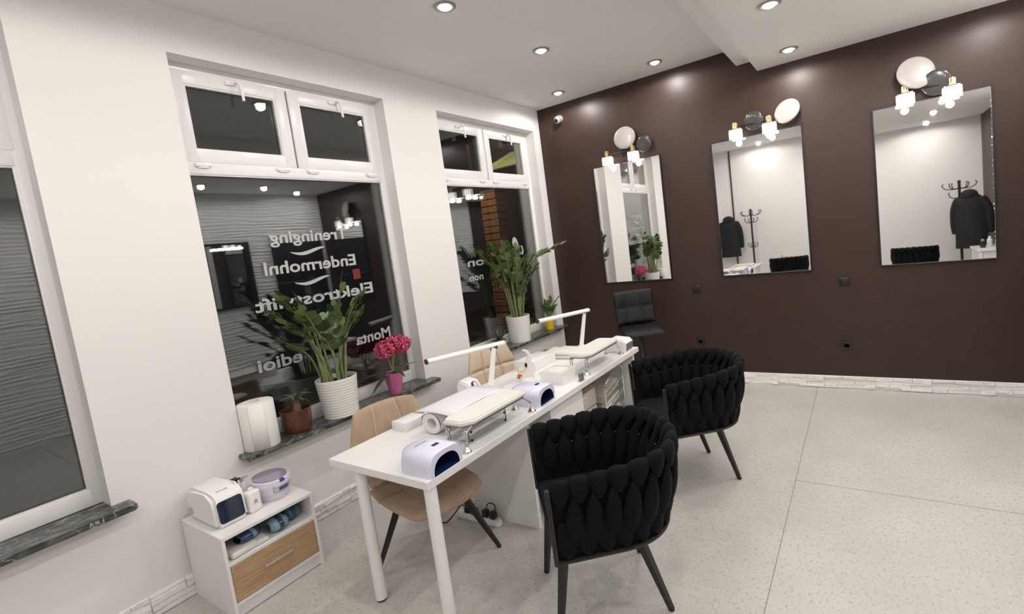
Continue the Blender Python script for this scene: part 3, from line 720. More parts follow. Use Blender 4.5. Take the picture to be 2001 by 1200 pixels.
# white lidded box, small black holder, far lamp-like box, tablet
t = thing('white_bin', 'white open plastic box under the far arm rest', 'box', (1.44, -2.42, TZ))
b = B(); tb = bmesh.new()
for (x, y, z, s) in ((0, 0, 0, .9), (0, 0, .075, 1.0)):
    pass
lo = [(-.095, -.10), (.095, -.10), (.095, .09), (-.095, .09)]
vo = [tb.verts.new((x * .85, y * .85, 0)) for x, y in lo]; vt = [tb.verts.new((x, y, .085)) for x, y in lo]; vi = [tb.verts.new((x * .93, y * .93, .085)) for x, y in lo]; vb = [tb.verts.new((x * .8, y * .8, .006)) for x, y in lo]
for A, C_ in ((vo, vt), (vt, vi), (vi, vb)):
    for i in range(4): tb.faces.new((A[i], A[(i + 1) % 4], C_[(i + 1) % 4], C_[i]))
tb.faces.new(vo); tb.faces.new(vb); bmesh.ops.recalc_face_normals(tb, faces=tb.faces[:]); add(b, tb); obj('box', b, 'plast', t, 0)
b = B(); bx(b, -.08, .06, -.075, .06, .02, .088, .02, 3); obj('cotton_pads', b, 'towel', t)
b = B(); bx(b, 1.598, 1.618, -2.42, -2.375, TZ, TZ + .055, .003); tag(obj('pad_holder', b, 'greyplast'), 'small dark grey holder at the desk front edge', 'holder')
t = thing('dust_collector', 'white box with dark grille at the far desk corner', 'dust collector', (1.535, -1.585, TZ))
b = B(); prism(b, [(-.10, 0), (.075, 0), (.085, .075), (.06, .10), (-.06, .112), (-.10, .09)], 'y', -.075, .075, .008, 3); obj('housing', b, 'plast', t, 50)
b = B(); prism(b, [(.0755, .008), (.0775, .008), (.0855, .07), (.0835, .07)], 'y', -.06, .06); obj('grille', b, 'greyplast', t, 0)
b = B(); bx(b, -.06, .10, -.075, .075, 0, .012, .004); o = tag(obj('tablet_tray', b, 'plast'), 'thin white tray behind the far arm rest', 'tray'); place(o, (.985, -1.66, TZ), -.12)
b = B(); tube(b, [(-.10, 0, .012), (.06, .0, .012)], .004, 6); bx(b, -.14, -.09, -.012, .02, .006, .014, .003)
o = tag(obj('nail_file', b, 'greyplast'), 'dark thin nail file on the white tray', 'nail file'); place(o, (.97, -1.68, TZ + .008), .10)

# ================================================================== CHROME TROLLEY AND DRAWER TOWER UNDER THE DESK
t = thing('trolley', 'chrome framed trolley with plastic drawers under the desk far end', 'trolley', (1.35, -1.76, 0))
for x in (1.52, 1.20):
    b = B(); tube(b, smoothcurve([(x, -1.93, .06), (x, -1.93, .50), (x, -1.90, .56), (x, -1.72, .615), (x, -1.62, .635), (x, -1.59, .615), (x, -1.585, .55), (x, -1.585, .06)], 5), .0115, 8); obj('side_rail', b, 'chrome', t, 60, True)
for k in range(4):
    z = .50 - .105 * k
    b = B(); tube(b, [(1.52, -1.93, z - .03), (1.52, -1.585, z + .03)], .0065, 6); obj('cross_rail', b, 'chrome', t, 60, True)
    b = B(); prism(b, [(-1.915, z - .10), (-1.60, z - .045), (-1.60, z + .022), (-1.915, z - .038)], 'x', 1.19, 1.485, .004, 1); obj('drawer', b, 'drawerp', t, 30, True)
for x in (1.20, 1.52):
    for y in (-1.93, -1.585):
        b = B(); lathe(b, [(.022, -.009), (.025, 0), (.022, .009)], (x, y, .025), 14, 'x'); tube(b, [(x, y, .03), (x, y, .07)], .006, 6); obj('castor', b, 'black', t, 40, True)
t = thing('drawer_tower', 'small cream drawer tower with tan top under the desk', 'drawer unit', (1.35, -2.16, 0))
b = B(); bx(b, 1.20, 1.44, -2.36, -1.96, 0, .56, .003); obj('body', b, 'drawerp', t, 0, True)
b = B(); bx(b, 1.19, 1.47, -2.375, -1.955, .562, .60, .003); obj('top', b, 'tan', t, 0, True)
for k in range(4):
    b = B(); bx(b, 1.441, 1.462, -2.355, -1.965, .02 + .136 * k, .148 + .136 * k, .006); dr = obj('drawer', b, 'drawerp', t, 0, True)
    b = B(); bx(b, 1.462, 1.475, -2.20, -2.12, .115 + .136 * k, .13 + .136 * k, .003); obj('handle', b, 'plast', dr, 0)

# ================================================================== WOVEN BLACK TUB CHAIRS
def woven_chair(label):
    t = thing('woven_armchair', label, 'armchair', (0, 0, 0), 0, 'black woven velvet armchairs')
    ZB = .437; YF, YC = -.245, .03
    def base(p, h):
        a = .295 + .035 * h; yb = .29 + .075 * h; s1 = .29 / 1.55
        if p < s1: return Vector((-a, YF + (YC - YF) * p / s1, 0)), Vector((-1, 0, 0))
        if p > 1 - s1: return Vector((a, YF + (YC - YF) * (1 - p) / s1, 0)), Vector((1, 0, 0))
        q = (p - s1) / (1 - 2 * s1); an = math.pi * (1 - q)
        c, s = math.cos(an), math.sin(an); ex = 2 / 2.35
        x = math.copysign(abs(c) ** ex, c) * a; y = YC + (abs(s) ** ex) * (yb - YC)
        nx, ny = math.copysign(abs(c) ** (2 - ex), c) / a, abs(s) ** (2 - ex) / (yb - YC)
        return Vector((x, y, 0)), Vector((nx, ny, 0)).normalized()
    tabN = 400; tab = [0.0]; pv = base(0, .6)[0]
    for i in range(1, tabN + 1):
        c = base(i / tabN, .6)[0]; tab.append(tab[-1] + (c - pv).length); pv = c
    Ltot = tab[-1]
    def par(s):                                   # arclength fraction -> path parameter
        s = min(max(s, 0), 1) * Ltot; lo, hi = 0, tabN
        while hi - lo > 1:
            m = (lo + hi) // 2
            if tab[m] <= s: lo = m
            else: hi = m
        return (lo + (s - tab[lo]) / max(tab[hi] - tab[lo], 1e-9)) / tabN
    def ztop(s): return .738 + .047 * math.sin(math.pi * min(max(s, 0), 1)) ** 1.4
    def pt(s, z, n):
        h = (z - ZB) / .3; ex = 0
        if s < 0: ex = s * Ltot; s = 0
        if s > 1: ex = (1 - s) * Ltot; s = 1
        c, nn = base(par(s), h); c = c + nn * n; return Vector((c.x, c.y + ex, z))
    def puff(fn, W, T, wp=.6, nu=8, nv=8):
        """fn(v)->(ds, z, n, (dn,dz) outward) centre line; width W metres, thickness T"""
        b = B(); tb = bmesh.new(); rings = []
        for j in range(nv + 1):
            v = j / nv; vv = .02 + .96 * v
            s0, z, n, (an, az) = fn(vv); w_ = W * math.sin(math.pi * vv) ** wp; th = T * (.35 + .65 * math.sin(math.pi * vv))
            ring_ = []
            for i in range(nu):
                a = 2 * math.pi * i / nu; du = w_ * math.cos(a) / Ltot; tn = th * math.sin(a)
                ring_.append(tb.verts.new(pt(s0 + du, z + az * tn, n + an * tn)))
            rings.append(ring_)
        for A, C_ in zip(rings, rings[1:]):
            for i in range(nu): tb.faces.new((A[i], A[(i + 1) % nu], C_[(i + 1) % nu], C_[i]))
        tb.faces.new(rings[0]); tb.faces.new(rings[-1]); bmesh.ops.recalc_face_normals(tb, faces=tb.faces[:]); add(b, tb)
        obj('woven_strip', b, 'velvet', t, 75)
    # shell
    b = B(); n_ = 48
    tb = bmesh.new(); g = []
    for i in range(n_ + 1):
        s = i / n_; zt = ztop(s) - .02
        g.append([tb.verts.new(pt(s, z, n)) for z, n in ((ZB - .030, .030), ((ZB + zt) / 2, .012), (zt, .012), (zt, -.012), ((ZB + zt) / 2, -.012), (ZB - .030, -.012))])
    for A, C_ in zip(g, g[1:]):
        for i in range(6): tb.faces.new((A[i], A[(i + 1) % 6], C_[(i + 1) % 6], C_[i]))
    tb.faces.new(g[0]); tb.faces.new(g[-1]); bmesh.ops.recalc_face_normals(tb, faces=tb.faces[:]); add(b, tb); obj('shell', b, 'velvet', t, 50)
    N = 19; pitch = 1 / N; W = Ltot * pitch * .5
    for i in range(N):
        s0 = (i + .5) * pitch; zt = ztop(s0)
        def cap(v, s0=s0, zt=zt):
            a = math.pi * (1.12 * v - .06) if v < .6 else math.pi * (.612 + .35 * (v - .6) / .4)
            x = -math.cos(a); y = math.sin(a)
            z = zt - .012 + (.020 * y if True else 0) - (.055 * (1 - y) if x < 0 else .085 * (1 - y)); n = .030 * x
            return (s0 + .16 * pitch * (v - .4), z, n, (x * .9, .2 + .8 * y))
        puff(cap, W * 1.12, .021, .55)
    for i in range(N + 1):
        s0 = i * pitch; zt = ztop(s0)
        if 0 < i < N:
            def out(v, s0=s0, zt=zt): return (s0 + .22 * pitch * (v - .5), zt - .045 - (zt - .045 - ZB - .012) * v, .020 + .014 * math.sin(math.pi * v), (1, 0))
            puff(out, W * .98, .021, .75)
            def inn(v, s0=s0, zt=zt): return (s0 - .1 * pitch * (v - .5), zt - .035 - (zt - .035 - ZB - .04) * v, -.016 - .012 * math.sin(math.pi * v), (-1, 0))
            puff(inn, W * .98, .018, .8)
    for i in range(N):
        s0 = (i + .5) * pitch
        def low(v, s0=s0): return (s0 - .2 * pitch * (v - .5), ZB + .155 - .165 * v, .016 + .022 * v, (1, 0))
        puff(low, W * 1.08, .020, .5)
    b = B()
    for i in range(1, N):
        if i % 2 or i < 7 or i > N - 7:
            s0 = (i + .5) * pitch; p = pt(s0, ztop(s0) - .10, -.03); ball(b, p, .0028, seg=6, ring=4)
    o = obj('pin', b, 'silver', t); o['kind'] = 'stuff'
    # seat
    b = B(); poly = [(p.x, p.y) for p in (pt(i / 40, ZB + .02, -.028) for i in range(41))]
    poly[0] = (poly[0][0], -.258); poly[-1] = (poly[-1][0], -.258)
    prism(b, poly, 'z', ZB - .028, ZB + .035, .010, 2); obj('seat', b, 'seatv', t, 50)
    # frame
    b = B(); tube(b, [pt(i / 50, ZB - .022, .034) for i in range(51)], .0105, 8); tube(b, [pt(0, ZB - .022, .034), pt(1, ZB - .022, .034)], .0105, 8); obj('base_frame', b, 'blackmetal', t)
    for s in (0, 1):
        b = B(); p0 = pt(s, ZB - .03, .034); p1 = pt(s, ztop(s) - .0, .012); p0.y -= .008; p1.y -= .012
        tube(b, [p0, p0.lerp(p1, .5) + Vector((0, 0, 0)), p1], .0115, 8); obj('arm_post', b, 'blackmetal', t)
    for sx in (-1, 1):
        for (y0, y1) in ((-.205, -.27), (.12, .245)):
            b = B(); beam(b, (sx * .215, y0, ZB - .025), (sx * .215, y1, .004), .036, .021); lg = obj('leg', b, 'blackmetal', t, 0)
            b = B(); lathe(b, [(.012, 0), (.0135, .002), (.0135, .010)], (sx * .215, y1, 0), 12); obj('foot', b, 'black', lg)
    return t
TH = math.atan2(-.75, .66)
w1 = woven_chair('black woven velvet armchair in the foreground at the near desk end')
w2 = copy_tree(w1); w2['label'] = 'black woven velvet armchair further back, towards the brown wall'
place(w1, (2.135, -3.275, 0), TH); place(w2, (2.175, -2.01, 0), TH)

# ================================================================== BEIGE SHELL CHAIRS
def shell_chair(label, m, horiz):
    """seat and back in one padded shell; faces +x, origin under the seat centre"""
    t = thing('desk_chair', label, 'chair')
    def pad(name, fn, T, nu=14, nv=14, seam=None):
        b = B(); tb = bmesh.new(); F_, K = [], []
        for i in range(nu + 1):
            r1, r2 = [], []
            for j in range(nv + 1):
                u, v = i / nu * 2 - 1, j / nv * 2 - 1
                p, nrm = fn(u, v); e = (1 - abs(u) ** 6) * (1 - abs(v) ** 6); th = T * (.25 + .75 * e ** .5)
                sm = 0
                if seam: sm = seam(u, v)
                r1.append(tb.verts.new(p + nrm * (th - sm))); r2.append(tb.verts.new(p - nrm * th * .6))
            F_.append(r1); K.append(r2)
        for G, fl in ((F_, 0), (K, 1)):
            for i in range(nu):
                for j in range(nv):
                    q = (G[i][j], G[i + 1][j], G[i + 1][j + 1], G[i][j + 1]); tb.faces.new(q[::-1] if fl else q)
        for i in range(nu):
            tb.faces.new((F_[i][0], K[i][0], K[i + 1][0], F_[i + 1][0])); tb.faces.new((F_[i][nv], F_[i + 1][nv], K[i + 1][nv], K[i][nv]))
        for j in range(nv):
            tb.faces.new((F_[0][j], F_[0][j + 1], K[0][j + 1], K[0][j])); tb.faces.new((F_[nu][j], K[nu][j], K[nu][j + 1], F_[nu][j + 1]))
        bmesh.ops.recalc_face_normals(tb, faces=tb.faces[:]); add(b, tb); return obj(name, b, m, t, 70)
    def groove(x, c, w=.045, d=.016): return d * math.exp(-((x - c) / w) ** 2)
    def seatf(u, v):                       # u: across (y), v: back->front (x)
        k = 1 - .30 * max(0, abs(v)) ** 5
        y = .245 * u * math.sqrt(1 - .22 * v * v * (1 if v > 0 else .3)); x = .25 * v * math.sqrt(1 - .25 * u * u)
        return Vector((x, y, .425 + .035 * abs(u) ** 3 + .02 * (v < -.5) * (-v - .5) - .012 * max(0, v) ** 3)), Vector((0, 0, 1))
    def seats(u, v): return groove(u, .33) + groove(u, -.33) + groove(v, .33, .04) + groove(v, -.33, .04)
    def seam(parent, fn, path, T, sf):
        b = B(); pts = []
        for u, v in path:
            p, nr = fn(u, v); e = (1 - abs(u) ** 6) * (1 - abs(v) ** 6); pts.append(p + nr * (T * (.25 + .75 * e ** .5) - sf(u, v) + .003))
        tube(b, pts, .0042, 5); obj('seam', b, m + '_seam', parent, 70)
    R_ = [-.97 + 1.94 * k / 24 for k in range(25)]
    st = pad('seat', seatf, .036, 36, 36, seats)
    for c in (-.33, .33): seam(st, seatf, [(c, q) for q in R_], .036, seats); seam(st, seatf, [(q, c) for q in R_], .036, seats)
    def backf(u, v):                       # v: bottom->top
        z = .685 + .205 * v; wd = .268 - .075 * max(0, (v + .25) / 1.25) ** 1.1 - .04 * max(0, -v) ** 3
        y = wd * u; x = -.335 - .085 * (z - .46) / .4 * 1.0 + .035 * abs(u) ** 2.2
        nrm = Vector((1, -.35 * u, .22)).normalized()
        return Vector((x, y, z - .02 * abs(u) ** 3 * (v > 0) * v)), nrm
    def backs(u, v): return groove(u, .36) + groove(u, -.36) + (groove(v, horiz, .05))
    bk = pad('backrest', backf, .030, 36, 30, backs)
    for c in (-.36, .36): seam(bk, backf, [(c, q) for q in R_], .030, backs)
    seam(bk, backf, [(q, horiz) for q in R_], .030, backs)
    b = B()
    def neck(u, v):
        a = (u * 2 - 1) * .20; s = v
        x = -.225 - .105 * math.sin(s * 1.5) ; z = .405 + .12 * s ** 1.3
        return Vector((x + .03 * (abs(u * 2 - 1)) ** 2, a, z))
    surf(b, neck, 8, 6); o = obj('shell_neck', b, m, t, 60); md = o.modifiers.new('thick', 'SOLIDIFY'); md.thickness = .03; md.offset = 0
    b = B(); lathe(b, [(.10, .372), (.10, .384), (.04, .388)], (0, 0, 0), 20); obj('swivel_plate', b, 'blackmetal', t)
    return t
def chair_legs(t, rot):
    for ax, ay in ((1, 1), (1, -1), (-1, 1), (-1, -1)):
        b = B(); q = Matrix.Rotation(rot, 3, 'Z')
        p0 = q @ Vector((ax * .12, ay * .12, .385)); p1 = q @ Vector((ax * .255, ay * .235, .0))
        beam(b, p0, p1, .034, .018); obj('leg', b, 'blackmetal', t, 0)
c1 = shell_chair('beige quilted velour chair pushed under the near desk end', 'beige', -.55); chair_legs(c1, .30); place(c1, (1.18, -3.475, 0), -.22)
c2 = shell_chair('cream quilted chair behind the desk, in front of the corner window', 'cream', .05); chair_legs(c2, .25); place(c2, (.84, -2.11, 0), -.25)
c1['group'] = c2['group'] = 'quilted chairs on the window side of the desk'

# ================================================================== BAR STOOL
t = thing('bar_stool', 'black quilted bar stool standing by the brown wall', 'bar stool', (1.275, -.55, 0), .62)
b = B(); lathe(b, [(.20, 0), (.20, .008), (.15, .018), (.05, .028), (.035, .05)], (0, 0, 0), 32); obj('base', b, 'blackmetal', t)
b = B(); lathe(b, [(.034, .03), (.034, .45), (.028, .46), (.028, .66)], (0, 0, 0), 18); obj('column', b, 'blackmetal', t)
b = B(); tube(b, smoothcurve([(-.0, -.03, .28), (-.13, -.10, .28), (-.12, -.21, .28), (0, -.24, .28), (.12, -.21, .28), (.13, -.10, .28), (.0, -.03, .28)]), .009, 8); obj('foot_ring', b, 'blackmetal', t)
b = B(); bx(b, -.10, .10, -.09, .09, .655, .67); tube(b, [(.06, 0, .66), (.2, -.02, .64)], .005, 6); obj('lift_plate', b, 'blackmetal', t)
def stool_pad(name, fn, nu, nv, T):
    b = B(); tb = bmesh.new(); F_, K = [], []
    for i in range(nu + 1):
        r1, r2 = [], []
        for j in range(nv + 1):
            u, v = i / nu * 2 - 1, j / nv * 2 - 1; p, n = fn(u, v)
            cu, cv = (u * 1.5) % 1, ((v + 1)) % 1
            e = (1 - abs(u) ** 8) * (1 - abs(v) ** 8)
            q = abs(math.sin(math.pi * (u * 1.5 + .5))) ** .35 * abs(math.sin(math.pi * (v + 1))) ** .35 if abs(v) < .999 else 0
            r1.append(tb.verts.new(p + n * (T * (.4 + .6 * e ** .5) - .010 * (1 - q)))); r2.append(tb.verts.new(p - n * T * .5 * e ** .5))
        F_.append(r1); K.append(r2)
    for i in range(nu):
        for j in range(nv):
            tb.faces.new((F_[i][j], F_[i + 1][j], F_[i + 1][j + 1], F_[i][j + 1])); tb.faces.new((K[i][j], K[i][j + 1], K[i + 1][j + 1], K[i + 1][j]))
    for i in range(nu): tb.faces.new((F_[i][0], K[i][0], K[i + 1][0], F_[i + 1][0])); tb.faces.new((F_[i][nv], F_[i + 1][nv], K[i + 1][nv], K[i][nv]))
    for j in range(nv): tb.faces.new((F_[0][j], F_[0][j + 1], K[0][j + 1], K[0][j])); tb.faces.new((F_[nu][j], K[nu][j], K[nu][j + 1], F_[nu][j + 1]))
    bmesh.ops.recalc_face_normals(tb, faces=tb.faces[:]); add(b, tb); return obj(name, b, 'leather', t, 60)
stool_pad('seat', lambda u, v: (Vector((.215 * u * math.sqrt(1 - .15 * v * v), -.01 - .235 * v, .70 - .02 * max(0, v) ** 3)), Vector((0, 0, 1))), 30, 20, .035)
stool_pad('backrest', lambda u, v: (Vector((.21 * u, .19 + .03 * v - .05 * u * u + .02 * max(0, -v) ** 2 * -1, .92 + .175 * v)), Vector((-.25 * u, -1, .12)).normalized()), 30, 20, .030)
b = B(); 
def curvef(u, v): 
    a = v * math.pi / 2
    return Vector(((u * 2 - 1) * .185, .165 + .035 * math.sin(a), .70 + .10 * (1 - math.cos(a))))
surf(b, curvef, 6, 6); o = obj('back_support', b, 'leather', t, 60); md = o.modifiers.new('thick', 'SOLIDIFY'); md.thickness = .02; md.offset = 0

# ================================================================== BEDSIDE CABINET WITH SALON TOOLS
t = thing('small_cabinet', 'low white cabinet with open shelf and oak drawer by the left wall', 'cabinet', (.26, -4.0, 0))
X0, X1, Y0, Y1, ZC = .022, .50, -4.24, -3.755, .445
b = B(); bx(b, X0, X1, Y0, Y1, ZC - .018, ZC, .001, 1); obj('top_panel', b, 'lam', t, 0, True)
for y in (Y0, Y1 - .016):
    b = B(); bx(b, X0, X1, y, y + .016, 0, ZC - .018, .001, 1); obj('side_panel', b, 'lam', t, 0, True)
b = B(); bx(b, X0, X0 + .008, Y0 + .016, Y1 - .016, .03, ZC - .018); obj('back_panel', b, 'lam', t, 0, True)
b = B(); bx(b, X0 + .008, X1 - .005, Y0 + .016, Y1 - .016, .284, .300); obj('shelf', b, 'lam', t, 0, True)
b = B(); bx(b, X0 + .008, X1 - .004, Y0 + .016, Y1 - .016, .066, .084); obj('bottom_panel', b, 'lam', t, 0, True)
b = B(); bx(b, X1 - .03, X1 - .014, Y0 + .016, Y1 - .016, 0.004, .066); obj('plinth', b, 'lam', t, 0, True)
b = B(); bx(b, X1 - .020, X1 - .003, Y0 + .019, Y1 - .019, .087, .282, .001, 1); dr = obj('drawer', b, 'oak', t, 0, True)
b = B(); tube(b, [(X1 + .022, -4.075, .197), (X1 + .022, -3.925, .197)], .006, 8, flat=.7)
for y in (-4.065, -3.935): tube(b, [(X1 - .003, y, .197), (X1 + .022, y, .197)], .005, 6)
obj('handle', b, 'silver', dr)
# towels and packages on the shelf
def soft(name, loc, rz, sx, sy, sz_, m, label, cat, group=None):
    b = B(); bx(b, -sx / 2, sx / 2, -sy / 2, sy / 2, 0, sz_, min(sx, sy, sz_) * .42, 4)
    rnd = random.Random(label)
    for v in b.verts: v.co += Vector((0, 0, .10 * sz_ * math.sin(v.co.x * 60 + v.co.y * 45) * (v.co.z > sz_ * .5)))
    o = tag(obj(name, b, m, None, 60), label, cat, group); place(o, loc, rz); return o
soft('folded_towel', (.385, -4.145, .301), .1, .20, .13, .034, 'towel', 'white folded towel at the left end of the open shelf', 'towel', 'white towels in the cabinet')
soft('folded_towel', (.40, -4.045, .301), -.05, .16, .075, .026, 'towel', 'white folded towel under the dark blue goggles pack', 'towel', 'white towels in the cabinet')
def pack(loc, rz, L, W_, Hh, m, band, label):
    t = thing('glove_pack', label, 'pack', loc, rz, 'blue film packs in the cabinet')
    b = B(); n = 16
    def f(u, v):
        a = u * 2 * math.pi; k = math.sin(math.pi * (.06 + .88 * v)) ** .4
        return Vector((math.cos(a) * W_ * k * .5, (v - .5) * L, Hh * .5 + math.sin(a) * Hh * .5 * k * (1 + .1 * math.sin(9 * v))))
    surf(b, f, n, 10, True); obj('film_bag', b, m, t, 60)
    b = B()
    def g(u, v):
        a = u * 2 * math.pi
        return Vector((math.cos(a) * W_ * .506, (v - .5) * .025, Hh * .5 + math.sin(a) * Hh * .506))
    surf(b, g, n, 1, True); obj('printed_band', b, band, t, 60)
pack((.405, -4.085, .332), .35, .13, .11, .062, 'bluepack', 'ltblue', 'dark blue film pack lying on the towels')
pack((.42, -3.935, .302), .0, .10, .12, .078, 'ltblue', 'bluepack', 'light blue film pack with dark band in the middle of the shelf')
pack((.38, -3.835, .302), -.1, .085, .11, .085, 'teal', 'bluepack', 'teal film pack at the right end of the shelf')
# steriliser
t = thing('steriliser', 'white rounded steriliser with dark blue window on the low cabinet', 'steriliser', (.2, -4.13, ZC))
b = B(); prism(b, [(-.155, .012), (-.145, .0), (.185, .0), (.198, .012), (.185, .15), (.165, .172), (.10, .182), (-.10, .182), (-.14, .165), (-.155, .135)], 'y', -.078, .078, .018, 4); obj('housing', b, 'plast', t, 60)
b = B(); tb = bmesh.new()
def face(y, z, k=.0): 
    x = .198 - .013 * (z - .012) / .138 + k; return (x, y, z)
pts = []
for cy, cz, a0 in ((.045, .125, 0), (-.045, .125, 90), (-.045, .040, 180), (.045, .040, 270)):
    for k in range(5): a = math.radians(a0 + k * 22.5); pts.append((cy + .016 * math.cos(a), cz + .016 * math.sin(a)))
vs_ = [tb.verts.new(face(y, z, .0025)) for y, z in pts]; vb_ = [tb.verts.new(face(y, z, -.004)) for y, z in pts]
tb.faces.new(vs_)
for i in range(len(pts)): tb.faces.new((vs_[i], vb_[i], vb_[(i + 1) % len(pts)], vs_[(i + 1) % len(pts)]))
bmesh.ops.recalc_face_normals(tb, faces=tb.faces[:]); add(b, tb); obj('window', b, 'visor', t, 0)
b = B(); lathe(b, [(.021, -.078), (.024, -.084), (.012, -.088), (.004, -.084)], (-.115, 0, .05), 18, 'y'); obj('knob', b, 'silver', t)
for k in range(4):
    b = B(); bx(b, .125, .135, -.03 + .014 * k, -.021 + .014 * k, .1775, .1805); obj('button', b, 'silver', t, 0)
# square lotion bottle
t = thing('lotion_bottle', 'small square white bottle with emblem between steriliser and cleaner', 'bottle', (.36, -4.012, ZC), .15)
b = B(); bx(b, -.032, .032, -.034, .034, 0, .118, .012, 3); obj('bottle', b, 'plast', t, 50)
b = B(); lathe(b, [(.014, .116), (.014, .128), (.012, .132)], (0, 0, 0), 16); obj('cap', b, 'paper', t)
b = B()
for a in range(5):
    an = math.pi / 2 + (a - 2) * .55; tube(b, smoothcurve([(.0328, 0, .055), (.0328, .010 * math.cos(an) , .055 + .014 * math.sin(an)), (.0328, .013 * math.cos(an) * .8, .055 + .02 * math.sin(an))], 3), .0009, 5)
tube(b, [(.0328, -.012, .05), (.0328, .012, .05)], .0009, 5); obj('emblem', b, 'greyplast', t)
# ultrasonic cleaner
t = thing('ultrasonic_cleaner', 'oval lavender ultrasonic cleaner with violet lid on the low cabinet', 'cleaner', (.29, -3.872, ZC), .1)
M_ = Matrix.Diagonal((1.28, 1, 1, 1))
def oval(nm, prof, m, cap=True):
    b = B(); lathe(b, prof, (0, 0, 0), 36, cap=cap)
    for v in b.verts: v.co.x *= 1.22
    return obj(nm, b, m, t, 45)
oval('body', [(.074, .0), (.079, .006), (.083, .040), (.089, .044), (.097, .085), (.099, .100), (.095, .108)], 'lav2')
oval('rim', [(.095, .108), (.098, .113), (.094, .120), (.086, .122)], 'lav2')
oval('lid', [(.088, .119), (.085, .128), (.055, .136), (.004, .138)], 'smoke')
b = B(); 
def pan(u, v):
    a = -.55 + 1.1 * u; z = .052 + .040 * v; r = .0905 + .0085 * (z - .045) / .045
    return Vector((r * 1.22 * math.cos(a) + .0015, r * math.sin(a) * 1.0, z))
surf(b, pan, 10, 3); o = obj('control_panel', b, 'silver', t); md = o.modifiers.new('thick', 'SOLIDIFY'); md.thickness = .002; md.offset = 1
b = B()
def pan2(u, v):
    a = -.25 + .5 * u; z = .062 + .020 * v; r = .0925 + .0085 * (z - .045) / .045
    return Vector((r * 1.22 * math.cos(a) + .003, r * math.sin(a), z))
surf(b, pan2, 6, 2); o = obj('display', b, 'bluelab', t); md = o.modifiers.new('thick', 'SOLIDIFY'); md.thickness = .002; md.offset = 1
b = B(); bx(b, .100, .122, -.014, .014, .106, .122, .004); obj('lid_catch', b, 'bluelab', t)
# little silver tools behind
for k, (x, y, h, m, lab) in enumerate(((.20, -4.012, 0.16, 'silver', 'small silver spray bottle behind the lotion bottle'), (.175, -3.97, 0.145, 'plast', 'small white tube behind the lotion bottle'), (.155, -4.02, 0.15, 'silver', 'small silver pen holder beside the cleaner'))):
    t = thing('tool_bottle', lab, 'bottle', (x, y, ZC), .4 * k, 'small bottles behind the lotion bottle')
    b = B(); lathe(b, [(.015, 0), (.016, .004), (.016, h * .62), (.009, h * .72), (.009, h * .8)], (0, 0, 0), 14); obj('bottle', b, m, t)
    b = B(); tube(b, [(-.004, 0, h * .8), (-.004, 0, h * .98)], .010, 8); tube(b, [(-.004, 0, h * .95), (.028, .01, h)], .0065, 8); obj('nozzle', b, 'black' if k != 1 else 'silver', t)

# ================================================================== POWER STRIP
t = thing('power_strip', 'white power strip with black plugs under the desk', 'power strip', (1.12, -3.055, 0), 0.03)
b = B(); prism(b, [(-.175, -.026), (.15, -.026), (.172, -.012), (.172, .012), (.15, .026), (-.175, .026)], 'z', 0, .04, .006, 2); obj('strip', b, 'plast', t, 50)
for x in (-.095, -.04, .055, .115):
    b = B(); bx(b, x - .02, x + .02, -.018, .018, .04, .075 if x < 0 else .085, .005); obj('plug', b, 'black', t)
b = B(); tube(b, smoothcurve([(-.09, 0, .07), (-.12, -.03, .10), (-.15, -.06, .06), (-.20, -.10, .006), (-.27, -.11, .006), (-.30, -.06, .006), (-.27, .0, .03), (-.25, .03, .12)], 6), .0045, 6); obj('cable', b, 'cable', t)
b = B(); tube(b, smoothcurve([(-.04, 0, .07), (-.02, .01, .13), (.03, .03, .10), (.05, .0, .07)], 6), .0035, 6); obj('cable', b, 'silver', t)
b = B(); tube(b, smoothcurve([(.055, 0, .08), (.07, .02, .12), (.11, .03, .11), (.13, .0, .08)], 6), .004, 6); obj('cable', b, 'cable', t)

# ================================================================== PLANTS ON THE SILLS
def leaf_mesh(L, W_, fold=.12, curl=.12, n=6, tip=1.0):
    b = B(); tb = bmesh.new(); rows = []
    for i in range(n + 1):
        v = i / n; w_ = W_ * .5 * math.sin(math.pi * v ** .92) ** .7 if 0 < i < n else .0006
        z = -curl * L * v * v
        rows.append([tb.verts.new((x, v * L, z + abs(x) * fold)) for x in (-w_, 0, w_)])
    for A, C_ in zip(rows, rows[1:]):
        for k in (0, 1): tb.faces.new((A[k], A[k + 1], C_[k + 1], C_[k]))
    bmesh.ops.recalc_face_normals(tb, faces=tb.faces[:]); add(b, tb)
    me = bpy.data.meshes.new('leaf')
    for f in b.faces: f.smooth = True
    b.to_mesh(me); b.free(); return me
def frame(d, up=Vector((0, 0, 1)), roll=0.0):
    y = d.normalized(); x = y.cross(up)
    if x.length < 1e-3: x = Vector((1, 0, 0))
    x.normalize(); z = x.cross(y)
    return Matrix(((x.x, y.x, z.x, 0), (x.y, y.y, z.y, 0), (x.z, y.z, z.z, 0), (0, 0, 0, 1))) @ Matrix.Rotation(roll, 4, 'Y')
